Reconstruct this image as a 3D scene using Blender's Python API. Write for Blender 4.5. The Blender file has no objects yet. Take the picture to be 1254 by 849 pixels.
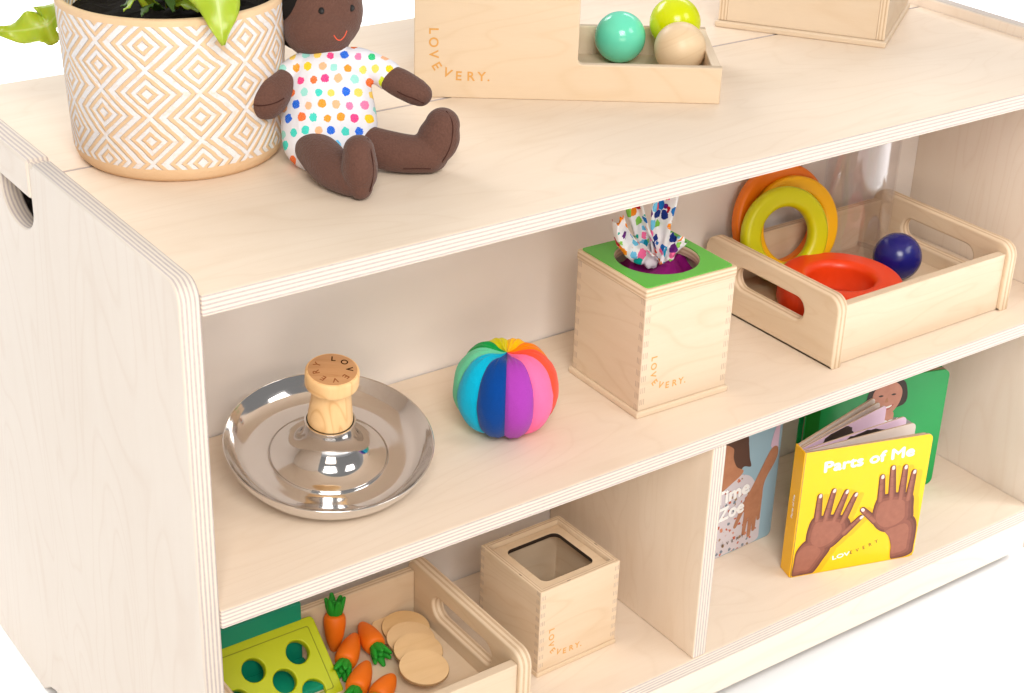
import bpy, bmesh, math, random
from mathutils import Vector, Matrix, noise
random.seed(7)
PI = math.pi
R = math.radians
sc = bpy.context.scene
col = sc.collection

# ------------------------------------------------------------------ materials
class NT:
    def __init__(s, name):
        s.m = bpy.data.materials.new(name); s.m.use_nodes = True
        s.t = s.m.node_tree; s.t.nodes.clear()
        s.out = s.n('ShaderNodeOutputMaterial'); s.b = s.n('ShaderNodeBsdfPrincipled')
        s.l(s.b.outputs[0], s.out.inputs[0])
    def n(s, typ, **kw):
        o = s.t.nodes.new(typ)
        for k, v in kw.items(): setattr(o, k, v)
        return o
    def l(s, a, b): s.t.links.new(a, b)
    def set(s, inp, v):
        if hasattr(v, 'is_linked') or hasattr(v, 'links'): s.l(v, inp)
        else: inp.default_value = v
    def math(s, op, a, b=None, c=None):
        o = s.n('ShaderNodeMath', operation=op); s.set(o.inputs[0], a)
        if b is not None: s.set(o.inputs[1], b)
        if c is not None: s.set(o.inputs[2], c)
        return o.outputs[0]
    def mix(s, f, a, b, blend='MIX'):
        o = s.n('ShaderNodeMix', data_type='RGBA', blend_type=blend)
        s.set(o.inputs[0], f); s.set(o.inputs[6], a); s.set(o.inputs[7], b); return o.outputs[2]
    def uv(s, name='UVMap'):
        o = s.n('ShaderNodeUVMap'); o.uv_map = name; return o.outputs[0]
    def obj(s): return s.n('ShaderNodeTexCoord').outputs['Object']
    def map(s, v, sc_=(1,1,1), loc=(0,0,0), rot=(0,0,0)):
        o = s.n('ShaderNodeMapping'); s.l(v, o.inputs[0])
        s.set(o.inputs['Location'], loc); o.inputs['Rotation'].default_value = rot; o.inputs['Scale'].default_value = sc_
        return o.outputs[0]
    def noise(s, v, scale=1., detail=3., rough=.5, dist=0.):
        o = s.n('ShaderNodeTexNoise'); s.l(v, o.inputs['Vector'])
        o.inputs['Scale'].default_value = scale; o.inputs['Detail'].default_value = detail
        o.inputs['Roughness'].default_value = rough; o.inputs['Distortion'].default_value = dist
        return o.outputs[0]
    def ramp(s, f, stops, interp='LINEAR'):
        o = s.n('ShaderNodeValToRGB'); s.l(f, o.inputs[0]); r = o.color_ramp; r.interpolation = interp
        while len(r.elements) < len(stops): r.elements.new(.5)
        for e, (p, c) in zip(r.elements, stops):
            e.position = p; e.color = (*c, 1) if len(c) == 3 else c
        return o.outputs[0]
    def sep(s, v):
        o = s.n('ShaderNodeSeparateXYZ'); s.l(v, o.inputs[0]); return o.outputs
    def comb(s, x, y, z=0.):
        o = s.n('ShaderNodeCombineXYZ'); s.set(o.inputs[0], x); s.set(o.inputs[1], y); s.set(o.inputs[2], z); return o.outputs[0]
    def bump(s, h, strength=.2, dist=.001):
        o = s.n('ShaderNodeBump'); o.inputs['Strength'].default_value = strength; o.inputs['Distance'].default_value = dist
        s.l(h, o.inputs['Height']); s.l(o.outputs[0], s.b.inputs['Normal'])
    def base(s, c): s.set(s.b.inputs['Base Color'], c if not isinstance(c, tuple) or len(c) == 4 else (*c, 1))
    def rough(s, v): s.set(s.b.inputs['Roughness'], v)
    def spec(s, v): s.b.inputs['Specular IOR Level'].default_value = v

def srgb(r, g, b):
    f = lambda c: ((c/255+.055)/1.055)**2.4 if c/255 > .04045 else c/255/12.92
    return (f(r), f(g), f(b))
def c4(c): return (*c, 1)

def rand_off(N, v):
    oi = N.n('ShaderNodeObjectInfo')
    a = N.math('MULTIPLY', oi.outputs['Random'], 7.3)
    return N.map(v, loc=N.comb(a, N.math('MULTIPLY', oi.outputs['Random'], 3.1), 0.))

def wood_face(name, light, dark, figure=.35, streak=.5, rough=.5, fingers=None, freq=1.):
    """rotary-cut veneer: soft streaks along u, contour figure, fine pores"""
    N = NT(name); v = rand_off(N, N.uv())
    a = N.noise(N.map(v, (5*freq, 60*freq, 1)), 1., 4, .6)
    streaks = N.ramp(a, [(.35, (0,0,0)), (.75, (1,1,1))])
    n = N.noise(N.map(v, (2.6*freq, 11*freq, 1)), 1., 2, .45, .6)
    k = N.math('FRACT', N.math('MULTIPLY', n, 15.))
    rings = N.ramp(k, [(0., (1,1,1)), (.10, (.25,.25,.25)), (.30, (0,0,0)), (.86, (0,0,0)), (1., (1,1,1))])
    pores = N.noise(N.map(v, (90*freq, 1400*freq, 1)), 1., 2, .6)
    big = N.noise(N.map(v, (4, 5, 1)), 1., 2, .5)
    f = N.math('ADD', N.math('MULTIPLY', streaks, streak), N.math('MULTIPLY', rings, figure))
    f = N.math('ADD', f, N.math('MULTIPLY', N.math('SUBTRACT', pores, .5), .35))
    f = N.math('ADD', f, N.math('MULTIPLY', N.math('SUBTRACT', big, .5), .6))
    f = N.math('MINIMUM', N.math('MAXIMUM', f, 0.), 1.)
    c = N.mix(f, c4(light), c4(dark))
    hs = N.n('ShaderNodeHueSaturation'); rnd = N.n('ShaderNodeObjectInfo').outputs['Random']
    N.set(hs.inputs['Value'], N.math('ADD', .955, N.math('MULTIPLY', rnd, .07))); N.set(hs.inputs['Saturation'], N.math('ADD', .94, N.math('MULTIPLY', N.math('FRACT', N.math('MULTIPLY', rnd, 17.)), .16)))
    N.l(c, hs.inputs['Color']); c = hs.outputs[0]
    if fingers:
        nf, wf, dk = fingers
        s = N.sep(N.uv('Joint'))
        d = N.math('SUBTRACT', N.math('ABSOLUTE', N.math('SUBTRACT', s[0], .5)), .5-wf)     # >0 close to the corner
        near = N.math('GREATER_THAN', d, 0.)
        valid = N.math('LESS_THAN', s[0], 1.5)
        alt = N.math('GREATER_THAN', N.math('FRACT', N.math('MULTIPLY', s[1], nf)), .5)
        tooth = N.math('MULTIPLY', N.math('MULTIPLY', near, alt), valid)
        st = N.math('SINE', N.math('MULTIPLY', d, 2*PI*3.2/wf))
        st = N.math('MULTIPLY', N.math('GREATER_THAN', st, .1), N.math('ADD', .35, N.noise(N.map(N.uv(), (400, 60, 1)), 1., 1)))
        tc = N.mix(N.math('MINIMUM', st, 1.), c4(light), c4(dk))
        c = N.mix(N.math('MULTIPLY', tooth, .9), c, tc)
    N.base(c); N.rough(rough); N.spec(.35)
    N.bump(N.math('ADD', pores, a), .06, .0006)
    return N.m

def ply_edge(name, light, dark, plies=4.5, rough=.55):
    N = NT(name); s = N.sep(N.uv())
    v = rand_off(N, N.uv())
    w = N.math('MULTIPLY', N.math('SUBTRACT', N.noise(N.map(v, (30, 3, 1)), 1., 2), .5), .06)
    t = N.math('FRACT', N.math('MULTIPLY', N.math('ADD', s[1], w), plies))
    k = N.ramp(t, [(0., (0,0,0)), (.44, (0,0,0)), (.54, (1,1,1)), (.90, (1,1,1)), (1., (0,0,0))])
    g = N.noise(N.map(v, (250, 6, 1)), 1., 3, .6)
    c = N.mix(N.math('MULTIPLY', k, N.math('ADD', .45, N.math('MULTIPLY', g, .8))), c4(light), c4(dark))
    layer = N.math('FLOOR', N.math('MULTIPLY', s[1], plies))
    voidn = N.noise(N.comb(N.math('MULTIPLY', N.sep(v)[0], 22.), N.math('MULTIPLY', layer, 5.7), 0.), 1., 1, .5)
    vd = N.math('MULTIPLY', N.math('GREATER_THAN', voidn, .76), N.math('MULTIPLY', k, .75))
    c = N.mix(vd, c, c4(srgb(110, 85, 70)))
    N.base(c); N.rough(rough); N.spec(.3); N.bump(g, .06, .0005)
    return N.m

def plain(name, c, rough=.5, spec=.4, bumpscale=0, bumpstr=.1, var=0., **kw):
    N = NT(name); o = N.obj()
    if var:
        n = N.noise(o, 60, 3)
        cc = N.mix(N.math('MULTIPLY', n, var), c4(c), c4(tuple(x*.55 for x in c)))
        N.base(cc)
    else: N.base(c)
    N.rough(rough); N.spec(spec)
    if bumpscale: N.bump(N.noise(o, bumpscale, 3, .6), bumpstr, .001)
    for k, v in kw.items(): N.b.inputs[k.replace('_', ' ')].default_value = v
    return N.m

def fabric(name, c, scale=900, strength=.35, var=.25):
    N = NT(name); o = N.obj()
    wv = N.n('ShaderNodeTexVoronoi'); N.l(o, wv.inputs['Vector']); wv.inputs['Scale'].default_value = scale
    n = N.noise(o, scale*.55, 3, .75); n2 = N.noise(o, 40, 2)
    f = N.math('MULTIPLY', N.math('ADD', N.math('MULTIPLY', wv.outputs[0], .8), N.math('MULTIPLY', n, .7)), var)
    c1 = N.mix(f, c4(tuple(min(1, x*1.1) for x in c)), c4(tuple(x*.5 for x in c)))
    c1 = N.mix(N.math('MULTIPLY', n2, .18), c1, c4(tuple(x*.7 for x in c)))
    N.base(c1); N.rough(.95); N.spec(.1)
    N.b.inputs['Sheen Weight'].default_value = .15; N.b.inputs['Sheen Roughness'].default_value = .5
    N.bump(N.math('ADD', wv.outputs[0], n), strength, .0007)
    return N.m

BL, BD = (.81, .685, .56), (.70, .555, .42)
M = {}
M['face'] = wood_face('birch_veneer', BL, BD, .22, .30)
M['side'] = wood_face('birch_veneer_side', (.79, .70, .61), (.72, .605, .505), .40, .26, freq=.8)
M['edge'] = ply_edge('birch_ply_edge', (.70, .62, .53), (.46, .385, .375), 5.0)
M['tedge'] = ply_edge('toy_ply_edge', (.73, .58, .42), (.54, .38, .24), 2.5)
M['tface'] = wood_face('toy_birch_face', (.72, .575, .42), (.62, .45, .29), .28, .34)
M['maple'] = wood_face('toy_maple_face', (.73, .585, .43), (.65, .48, .305), .28, .28, freq=.8)
M['fbox'] = wood_face('finger_jointed_birch', (.71, .565, .415), (.60, .43, .27), .32, .30, fingers=(9.5, .062, (.42, .30, .23)))
M['beech'] = wood_face('beech_knob', (.78, .53, .28), (.62, .36, .16), .7, .5, freq=2.2)
M['beech_end'] = wood_face('beech_knob_top', (.50, .28, .14), (.40, .20, .09), .5, .7, freq=3.)
M['woodball'] = wood_face('wooden_ball_maple', (.80, .62, .42), (.70, .50, .31), .3, .3, rough=.38, freq=1.5)
M['disc'] = wood_face('wooden_disc_birch', (.76, .52, .28), (.66, .42, .20), .22, .4)
M['disc_edge'] = plain('disc_edge_wood', (.42, .25, .12), .6, .2)
M['white_panel'] = plain('white_laminate', (.84, .785, .75), .35, .4)
M['burn'] = plain('engraved_letters', srgb(214, 160, 92), .7, .1)
M['burn_dark'] = plain('burnt_letters', srgb(60, 30, 12), .7, .1)
M['burn_mid'] = plain('light_burnt_letters', srgb(140, 84, 50), .7, .1)
M['white'] = plain('white_print', (.86, .86, .86), .5, .3)
M['dark_print'] = plain('dark_print', (.07, .05, .03), .5, .3)
M['floor'] = plain('white_floor', (.93, .93, .925), .6, .2)

def metal():
    N = NT('polished_steel'); N.base((.74, .72, .71)); N.b.inputs['Metallic'].default_value = 1.
    o = N.obj(); s = N.sep(o)
    rr = N.math('SQRT', N.math('ADD', N.math('POWER', s[0], 2.), N.math('POWER', s[1], 2.)))
    n = N.noise(N.comb(N.math('MULTIPLY', rr, 900.), N.math('MULTIPLY', s[2], 900.), 0.), 1., 2)
    N.rough(N.math('ADD', .03, N.math('MULTIPLY', N.math('ADD', n, N.noise(o, 45, 4, .7)), .06)))
    N.bump(n, .012, .0004)
    return N.m
M['steel'] = metal()

def pot_mat():
    N = NT('carved_pot'); s = N.sep(N.uv())       # u in half columns, v in half rows
    wob = N.noise(N.map(N.uv(), (1.3, 1.3, 1)), 1., 3, .6)
    wx = N.math('MULTIPLY', N.math('SUBTRACT', wob, .5), .10)
    U = N.math('ADD', s[0], wx); V = N.math('ADD', s[1], wx)
    def lat(ou, ov):
        u = N.math('ABSOLUTE', N.math('WRAP', N.math('ADD', U, ou), -1., 1.))
        v = N.math('ABSOLUTE', N.math('WRAP', N.math('ADD', V, ov), -1., 1.))
        return N.math('ADD', N.math('MULTIPLY', u, 53.), N.math('MULTIPLY', v, 27.))
    def lat_mk(ou, ov):
        o = lat(ou, ov); return o
    d = N.math('DIVIDE', N.math('MINIMUM', lat(0., 0.), lat(1., 1.)), 40.)
    k = N.ramp(d, [(0, (0,0,0)), (.13, (0,0,0)), (.17, (1,1,1)), (.26, (1,1,1)), (.30, (0,0,0)), (.42, (0,0,0)),
                   (.46, (1,1,1)), (.56, (1,1,1)), (.60, (0,0,0)), (.72, (0,0,0)), (.76, (1,1,1)), (.87, (1,1,1)), (.91, (0,0,0))])
    rubn = N.noise(N.map(N.uv(), (5, 3.2, 1)), 1., 5, .7)
    rub = N.ramp(rubn, [(.50, (0,0,0)), (.66, (1,1,1))])
    z = N.sep(N.obj())[2]
    band = N.math('MAXIMUM', N.math('LESS_THAN', N.math('ADD', z, N.math('MULTIPLY', wx, .02)), .0115), N.math('GREATER_THAN', z, .1177))
    kk = N.math('MAXIMUM', N.math('MAXIMUM', k, N.math('MULTIPLY', rub, .45)), band)
    paint = N.mix(N.noise(N.map(N.uv(), (9, 9, 1)), 1., 4, .7), c4((.84, .83, .84)), c4((.68, .66, .68)))
    clay = N.mix(N.noise(N.obj(), 30, 3), c4((.78, .57, .37)), c4((.70, .46, .26)))
    N.base(N.mix(kk, paint, clay)); N.rough(.75); N.spec(.25)
    h = N.math('ADD', N.math('MULTIPLY', N.math('MULTIPLY', k, N.math('SUBTRACT', 1., band)), 1.), N.math('MULTIPLY', rubn, .5))
    N.bump(h, .55, .0022)
    return N.m
M['pot'] = pot_mat()

PAL = [srgb(*c) for c in [(250,200,20),(20,100,215),(245,120,165),(30,190,120),(240,150,30),(90,190,235),(205,220,20),(235,60,130),(245,205,90),(60,205,190),(235,110,40),(150,215,205),(240,175,130)]]
def dots_mat():
    N = NT('dotted_jersey'); s = N.sep(N.uv())
    row = N.math('FLOOR', N.math('DIVIDE', s[1], .0096))
    U = N.math('ADD', N.math('DIVIDE', s[0], .0098), N.math('MULTIPLY', row, .37))
    V = N.math('DIVIDE', s[1], .0096)
    cell = N.comb(N.math('FLOOR', U), row, 0.)
    wn = N.n('ShaderNodeTexWhiteNoise', noise_dimensions='3D'); N.l(cell, wn.inputs['Vector'])
    cs = N.sep(wn.outputs['Color'])
    jx = N.math('MULTIPLY', N.math('SUBTRACT', cs[0], .5), .22); jy = N.math('MULTIPLY', N.math('SUBTRACT', cs[1], .5), .22)
    du = N.math('SUBTRACT', N.math('SUBTRACT', N.math('FRACT', U), .5), jx)
    dv = N.math('SUBTRACT', N.math('SUBTRACT', N.math('FRACT', V), .5), jy)
    edge = N.math('MULTIPLY', N.math('SUBTRACT', N.noise(N.uv(), 420, 3, .7), .5), .30)
    dd = N.math('ADD', N.math('SQRT', N.math('ADD', N.math('POWER', du, 2.), N.math('POWER', N.math('MULTIPLY', dv, .88), 2.))), edge)
    on = N.math('LESS_THAN', dd, N.math('ADD', .26, N.math('MULTIPLY', cs[1], .06)))
    cr = N.ramp(cs[2], [(i/len(PAL), c) for i, c in enumerate(PAL)], 'CONSTANT')
    tex = N.math('GREATER_THAN', N.noise(N.uv(), 2600, 2, .6), .60)
    dot = N.mix(N.math('MULTIPLY', tex, .35), cr, c4((.85, .85, .88)))
    N.base(N.mix(on, c4((.74, .73, .78)), dot)); N.rough(.9); N.spec(.12)
    N.bump(N.math('ADD', N.noise(N.obj(), 1300, 2, .7), N.math('MULTIPLY', N.noise(N.map(N.obj(), (1, 1, .45), rot=(0, .5, .3)), 95, 2, .5), 7.)), .30, .0007)
    return N.m
M['dots'] = dots_mat()

def tissue_mat():
    N = NT('patterned_tissue'); o = N.map(N.uv(), (1, 1, 1))
    v = N.n('ShaderNodeTexVoronoi'); v.inputs['Scale'].default_value = 105; N.l(o, v.inputs['Vector']); v.inputs['Randomness'].default_value = .9
    cs = N.sep(v.outputs['Color'])
    d = N.math('ADD', v.outputs['Distance'], N.math('MULTIPLY', N.math('SUBTRACT', N.noise(o, 330, 2), .5), .35))
    on = N.math('LESS_THAN', d, N.math('ADD', .36, N.math('MULTIPLY', cs[1], .26)))
    P2 = [srgb(*c) for c in [(0,150,185),(235,85,70),(240,140,20),(100,30,120),(25,50,130),(240,110,160),(130,195,80),(20,110,190),(0,165,150),(185,25,50),(110,190,230)]]
    cr = N.ramp(cs[0], [(i/len(P2), c) for i, c in enumerate(P2)], 'CONSTANT')
    N.base(N.mix(on, c4((.82, .81, .84)), cr)); N.rough(.6); N.spec(.2)
    N.bump(N.noise(N.obj(), 160, 4, .6), .5, .002)
    return N.m
M['tissue'] = tissue_mat()

def floral_mat():
    N = NT('floral_print'); o = N.uv()
    v = N.n('ShaderNodeTexVoronoi'); v.inputs['Scale'].default_value = 170; N.l(o, v.inputs['Vector'])
    cs = N.sep(v.outputs['Color'])
    on = N.math('LESS_THAN', N.math('ADD', v.outputs['Distance'], N.math('MULTIPLY', N.math('SUBTRACT', N.noise(o, 600, 2), .5), .5)), .33)
    cr = N.ramp(cs[0], [(0, srgb(185, 90, 60)), (.35, srgb(110, 125, 140)), (.6, srgb(150, 120, 90)), (.8, srgb(200, 130, 100))], 'CONSTANT')
    N.base(N.mix(on, c4(srgb(205, 198, 205)), cr)); N.rough(.4)
    return N.m
M['floral'] = floral_mat()
def skin_mat(name, a, b, scale=60):
    N = NT(name); n = N.noise(N.obj(), scale, 4, .6)
    N.base(N.mix(n, c4(a), c4(b))); N.rough(.45); N.spec(.3); return N.m
M['skin1'] = skin_mat('printed_hand', srgb(178, 118, 96), srgb(104, 60, 52), 110)
M['skin2'] = skin_mat('printed_hand_light', srgb(190, 130, 104), srgb(130, 76, 60), 110)
M['skin3'] = skin_mat('printed_face', srgb(205, 150, 128), srgb(175, 112, 92), 90)
M['skin4'] = skin_mat('printed_arm', srgb(192, 138, 106), srgb(160, 106, 78), 90)
for q_, c_ in enumerate([((112, 66, 56), (96, 56, 48)), ((132, 80, 66), (110, 66, 56)), ((150, 93, 77), (126, 77, 64)), ((168, 108, 88), (140, 88, 73))]): M['tone%d' % q_] = skin_mat('printed_hand_tone_%d' % q_, srgb(*c_[0]), srgb(*c_[1]), 160)
M['lips'] = plain('printed_lips', srgb(176, 96, 86), .5)
M['nail'] = plain('printed_nails', srgb(228, 205, 200), .4)
M['shade_print'] = plain('printed_hand_shadow', srgb(236, 176, 0), .34, .45)  # darker yellow for the hands' cast shadows, drawn into the cover print
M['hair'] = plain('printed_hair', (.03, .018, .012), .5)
M['brownhair'] = plain('printed_brown_hair', srgb(88, 62, 52), .5)
M['yellow'] = plain('yellow_cover', srgb(248, 196, 0), .32, .45)
M['yellow_sp'] = plain('yellow_spine', srgb(236, 178, 0), .32, .45)
M['green_cover'] = plain('green_cover', srgb(10, 150, 72), .32, .45)
M['green_spine'] = plain('green_cover_spine', srgb(0, 112, 20), .32, .45)
M['blue_cover'] = plain('blue_cover', srgb(150, 180, 196), .32, .45)
M['page'] = plain('page_board', srgb(212, 196, 186), .5)
M['page_pink'] = plain('page_pink_print', srgb(214, 184, 205), .45)
M['page_edge'] = plain('page_edge', srgb(176, 150, 128), .6)
M['grey_shirt'] = plain('printed_grey_shirt', srgb(128, 122, 122), .45)
M['doll'] = fabric('brown_knit', srgb(104, 73, 63), 620, .6, .42)
M['doll_hair'] = plain('black_yarn', (.012, .010, .009), .9, .1, 700, .8)
M['smile'] = plain('orange_thread', srgb(230, 90, 60), .7)
M['eye'] = plain('black_thread', (.012, .01, .01), .5, .3)
M['seam'] = plain('dark_seam_thread', srgb(66, 40, 34), .9, .1)
M['soil'] = plain('dark_soil', (.018, .014, .012), .95, .1, 300, 1., .8)
M['tealball'] = plain('teal_lacquer', srgb(108, 220, 186), .16, .5)
M['limeball'] = plain('lime_lacquer', srgb(205, 215, 0), .2, .5)
M['blueball'] = plain('navy_lacquer', srgb(20, 22, 110), .24, .5)
M['r_red'] = plain('red_orange_lacquer', srgb(226, 62, 14), .36, .45)
M['r_lime'] = plain('lime_ring_lacquer', srgb(198, 196, 0), .38, .45)
M['r_yel'] = plain('yellow_ring_lacquer', srgb(240, 178, 8), .38, .45)
M['r_ora'] = plain('orange_ring_lacquer', srgb(228, 116, 6), .38, .45)
M['greentop'] = plain('green_lacquer', srgb(92, 182, 68), .42, .4)
M['limeboard'] = plain('lime_painted_board', srgb(180, 190, 0), .42, .4, 500, .04)
M['groove'] = plain('groove_olive', srgb(138, 146, 0), .5)
M['tealbox'] = plain('teal_plastic', srgb(14, 142, 112), .4, .4)
M['carrot'] = plain('carrot_orange', srgb(232, 112, 14), .5, .35, 500, .12, .15)
M['carrot_top'] = plain('carrot_green', srgb(34, 148, 40), .6, .3, 300, .3, .2)
M['purple'] = plain('purple_cloth', srgb(128, 8, 104), .7, .2, 200, .5, .3)
M['soft_inside'] = plain('black_lining', (.012, .012, .012), .9, .1)

def leaf_mat():
    N = NT('fern_leaf'); n = N.noise(N.obj(), 25, 3); s = N.sep(N.uv())
    mid = N.math('LESS_THAN', N.math('ABSOLUTE', N.math('SUBTRACT', s[0], .5)), .035)
    vein = N.math('FRACT', N.math('ADD', N.math('MULTIPLY', s[1], 22.), N.math('MULTIPLY', N.math('ABSOLUTE', N.math('SUBTRACT', s[0], .5)), -5.)))
    c = N.mix(n, c4((.42, .52, .03)), c4((.24, .38, .015)))
    c = N.mix(N.math('MULTIPLY', mid, .5), c, c4((.45, .55, .15)))
    N.base(c); N.rough(.35); N.spec(.45)
    N.b.inputs['Transmission Weight'].default_value = 0.
    N.b.inputs['Subsurface Weight'].default_value = .15; N.b.inputs['Subsurface Scale'].default_value = .004
    N.bump(vein, .08, .001); return N.m
M['leaf'] = leaf_mat()
M['leaf_dark'] = plain('dark_stem_leaf', (.05, .11, .015), .5, .4)

def acrylic():
    N = NT('clear_acrylic')
    lw = N.n('ShaderNodeLayerWeight'); lw.inputs[0].default_value = .35
    tr = N.n('ShaderNodeBsdfTransparent'); tr.inputs[0].default_value = (.95, .945, .95, 1)
    gl = N.n('ShaderNodeBsdfGlossy'); gl.inputs[0].default_value = (.95, .95, .97, 1); gl.inputs['Roughness'].default_value = .06
    mx = N.n('ShaderNodeMixShader')
    f = N.math('ADD', .04, N.math('MULTIPLY', lw.outputs['Facing'], .30))
    N.l(f, mx.inputs[0]); N.l(tr.outputs[0], mx.inputs[1]); N.l(gl.outputs[0], mx.inputs[2]); N.l(mx.outputs[0], N.out.inputs[0])
    return N.m
M['acrylic'] = acrylic()

# ------------------------------------------------------------------ helpers
def link(name, me, parent=None, mats=None, smooth=False):
    o = bpy.data.objects.new(name, me); col.objects.link(o)
    if parent: o.parent = parent
    if mats:
        for m in (mats if isinstance(mats, (list, tuple)) else [mats]): me.materials.append(m)
    if smooth:
        for p in me.polygons: p.use_smooth = True
    return o
def tag(o, label=None, cat=None, group=None, kind=None):
    if label: o['label'] = label
    if cat: o['category'] = cat
    if group: o['group'] = group
    if kind: o['kind'] = kind
    return o
def thing(name, label, cat, loc=(0,0,0), rz=0., group=None):
    o = bpy.data.objects.new(name, None); col.objects.link(o); o.empty_display_size = .03
    o.location = loc; o.rotation_euler = (0, 0, rz); return tag(o, label, cat, group)

def uv_board(me, k, g, size, origin=(0,0,0), matface=0, matedge=1, rim=None):
    """per face: UVs in metres along grain g; faces across thickness axis k get ply stripes"""
    L = me.uv_layers.get('UVMap') or me.uv_layers.new(name='UVMap')
    o = [a for a in (0, 1, 2) if a not in (k, g)][0]
    for p in me.polygons:
        n = p.normal; isface = abs(n[k]) > .8
        p.material_index = matface if isface else matedge
        along = g if abs(n[o]) > abs(n[g]) else o
        for li in p.loop_indices:
            c = me.vertices[me.loops[li].vertex_index].co
            if isface: L.data[li].uv = (c[g]+.37*k, c[o]+.11*k)
            else: L.data[li].uv = (c[along], (c[k]-origin[k])/size[k]+.5)

def board(name, size, center, k=2, g=0, parent=None, face='face', edge='edge', bev=.0012, seg=2):
    bm = bmesh.new(); bmesh.ops.create_cube(bm, size=1)
    bmesh.ops.scale(bm, vec=size, verts=bm.verts)
    if bev: bmesh.ops.bevel(bm, geom=list(bm.edges), offset=bev, segments=seg, affect='EDGES', profile=.5)
    me = bpy.data.meshes.new(name); bm.to_mesh(me); bm.free()
    uv_board(me, k, g, size)
    o = link(name, me, parent, [M[face], M[edge]]); o.location = center
    return o

def rrect(x0, y0, x1, y1, r, n=6):
    if not isinstance(r, (list, tuple)): r = [r]*4          # bl br tr tl
    pts = []
    for (cx, cy, a0, rr) in ((x0+r[0], y0+r[0], 180, r[0]), (x1-r[1], y0+r[1], 270, r[1]), (x1-r[2], y1-r[2], 0, r[2]), (x0+r[3], y1-r[3], 90, r[3])):
        if rr <= 0: pts.append((cx, cy)); continue
        for i in range(n+1):
            a = R(a0+90*i/n); pts.append((cx+rr*math.cos(a), cy+rr*math.sin(a)))
    return pts
def circle(cx, cy, r, n=48, r2=None):
    return [(cx+r*math.cos(2*PI*i/n), cy+(r2 or r)*math.sin(2*PI*i/n)) for i in range(n)]

def eval_mesh(o):
    dg = bpy.context.evaluated_depsgraph_get(); dg.update()
    me = bpy.data.meshes.new_from_object(o.evaluated_get(dg)); bpy.data.objects.remove(o, do_unlink=True)
    return me

def plate_mesh(outline, holes=(), t=.01, bev=.001):
    cu = bpy.data.curves.new('c', 'CURVE'); cu.dimensions = '2D'; cu.fill_mode = 'BOTH'
    for pts in [outline, *holes]:
        s = cu.splines.new('POLY'); s.points.add(len(pts)-1)
        for p, q in zip(s.points, pts): p.co = (q[0], q[1], 0, 1)
        s.use_cyclic_u = True
    cu.extrude = t/2-bev; cu.bevel_depth = bev; cu.bevel_resolution = 2; cu.offset = -bev
    o = bpy.data.objects.new('c', cu); col.objects.link(o)
    me = eval_mesh(o)
    me.materials.clear()
    bm = bmesh.new(); bm.from_mesh(me); bmesh.ops.remove_doubles(bm, verts=bm.verts, dist=1e-6); bm.to_mesh(me); bm.free()
    return me

def plate(name, outline, holes=(), t=.01, axis='z', center=(0,0,0), g=0, parent=None, face='face', edge='edge', bev=.001, mats=None):
    """outline in local 2D; axis x: (y,z) plane, axis y: (x,z) plane, axis z: (x,y) plane"""
    me = plate_mesh(outline, holes, t, bev)
    if axis == 'x': f = lambda v: (v.z, v.x, v.y)
    elif axis == 'y': f = lambda v: (v.x, -v.z, v.y)
    else: f = lambda v: (v.x, v.y, v.z)
    for v in me.vertices: v.co = f(v.co)
    me.update()
    k = 'xyz'.index(axis); size = [1, 1, 1]; size[k] = t
    uv_board(me, k, g, size)
    o = link(name, me, parent, mats or [M[face], M[edge]]); o.location = center
    return o

def lathe(name, prof, parent=None, mats=None, n=96, loc=(0,0,0), uvscale=None, closed=False, matfn=None, smooth=True):
    bm = bmesh.new(); rings = []
    for (r, z) in prof:
        if r < 1e-6: rings.append([bm.verts.new((0, 0, z))]*n)
        else: rings.append([bm.verts.new((r*math.cos(2*PI*i/n), r*math.sin(2*PI*i/n), z)) for i in range(n)])
    uvl = bm.loops.layers.uv.new('UVMap')
    m = len(prof); rng = range(m if closed else m-1)
    acc = [0]
    for i in range(1, m): acc.append(acc[-1]+math.hypot(prof[i][0]-prof[i-1][0], prof[i][1]-prof[i-1][1]))
    for j in rng:
        A, B = rings[j], rings[(j+1) % m]
        for i in range(n):
            vs = [A[i], A[(i+1) % n], B[(i+1) % n], B[i]]
            u = [i/n, (i+1)/n, (i+1)/n, i/n]; v = [j, j, j+1, j+1]
            q = []; w = []
            for x, uu, vv in zip(vs, u, v):
                if x not in q: q.append(x); w.append((uu, vv))
            if len(q) < 3: continue
            f = bm.faces.new(q)
            for lp, (uu, vv) in zip(f.loops, w):
                vv_ = acc[min(vv, m-1)]
                lp[uvl].uv = (uu*(uvscale or .3), vv_) if not callable(uvscale) else uvscale(uu, lp.vert.co)
            if matfn: f.material_index = matfn(j)
    bmesh.ops.recalc_face_normals(bm, faces=bm.faces)
    me = bpy.data.meshes.new(name); bm.to_mesh(me); bm.free()
    o = link(name, me, parent, mats, smooth); o.location = loc
    return o

def sphere_mesh(name, r, seg=64, rings=32):
    bm = bmesh.new(); bmesh.ops.create_uvsphere(bm, u_segments=seg, v_segments=rings, radius=r)
    me = bpy.data.meshes.new(name); bm.to_mesh(me); bm.free()
    L = me.uv_layers.new(name='UVMap')
    for p in me.polygons:
        p.use_smooth = True
        for li in p.loop_indices:
            c = me.vertices[me.loops[li].vertex_index].co; L.data[li].uv = (c.x*.8+c.z*.3, c.y+c.z*.9)
    return me

def catmull(P, n):
    out = []; Q = [P[0]]+list(P)+[P[-1]]
    for i in range(1, len(Q)-2):
        p0, p1, p2, p3 = Q[i-1:i+3]
        for j in range(n):
            t = j/n; out.append([.5*((2*b)+(-a+c)*t+(2*a-5*b+4*c-d)*t*t+(-a+3*b-3*c+d)*t**3) for a, b, c, d in zip(p0, p1, p2, p3)])
    out.append(list(P[-1])); return out

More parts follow.
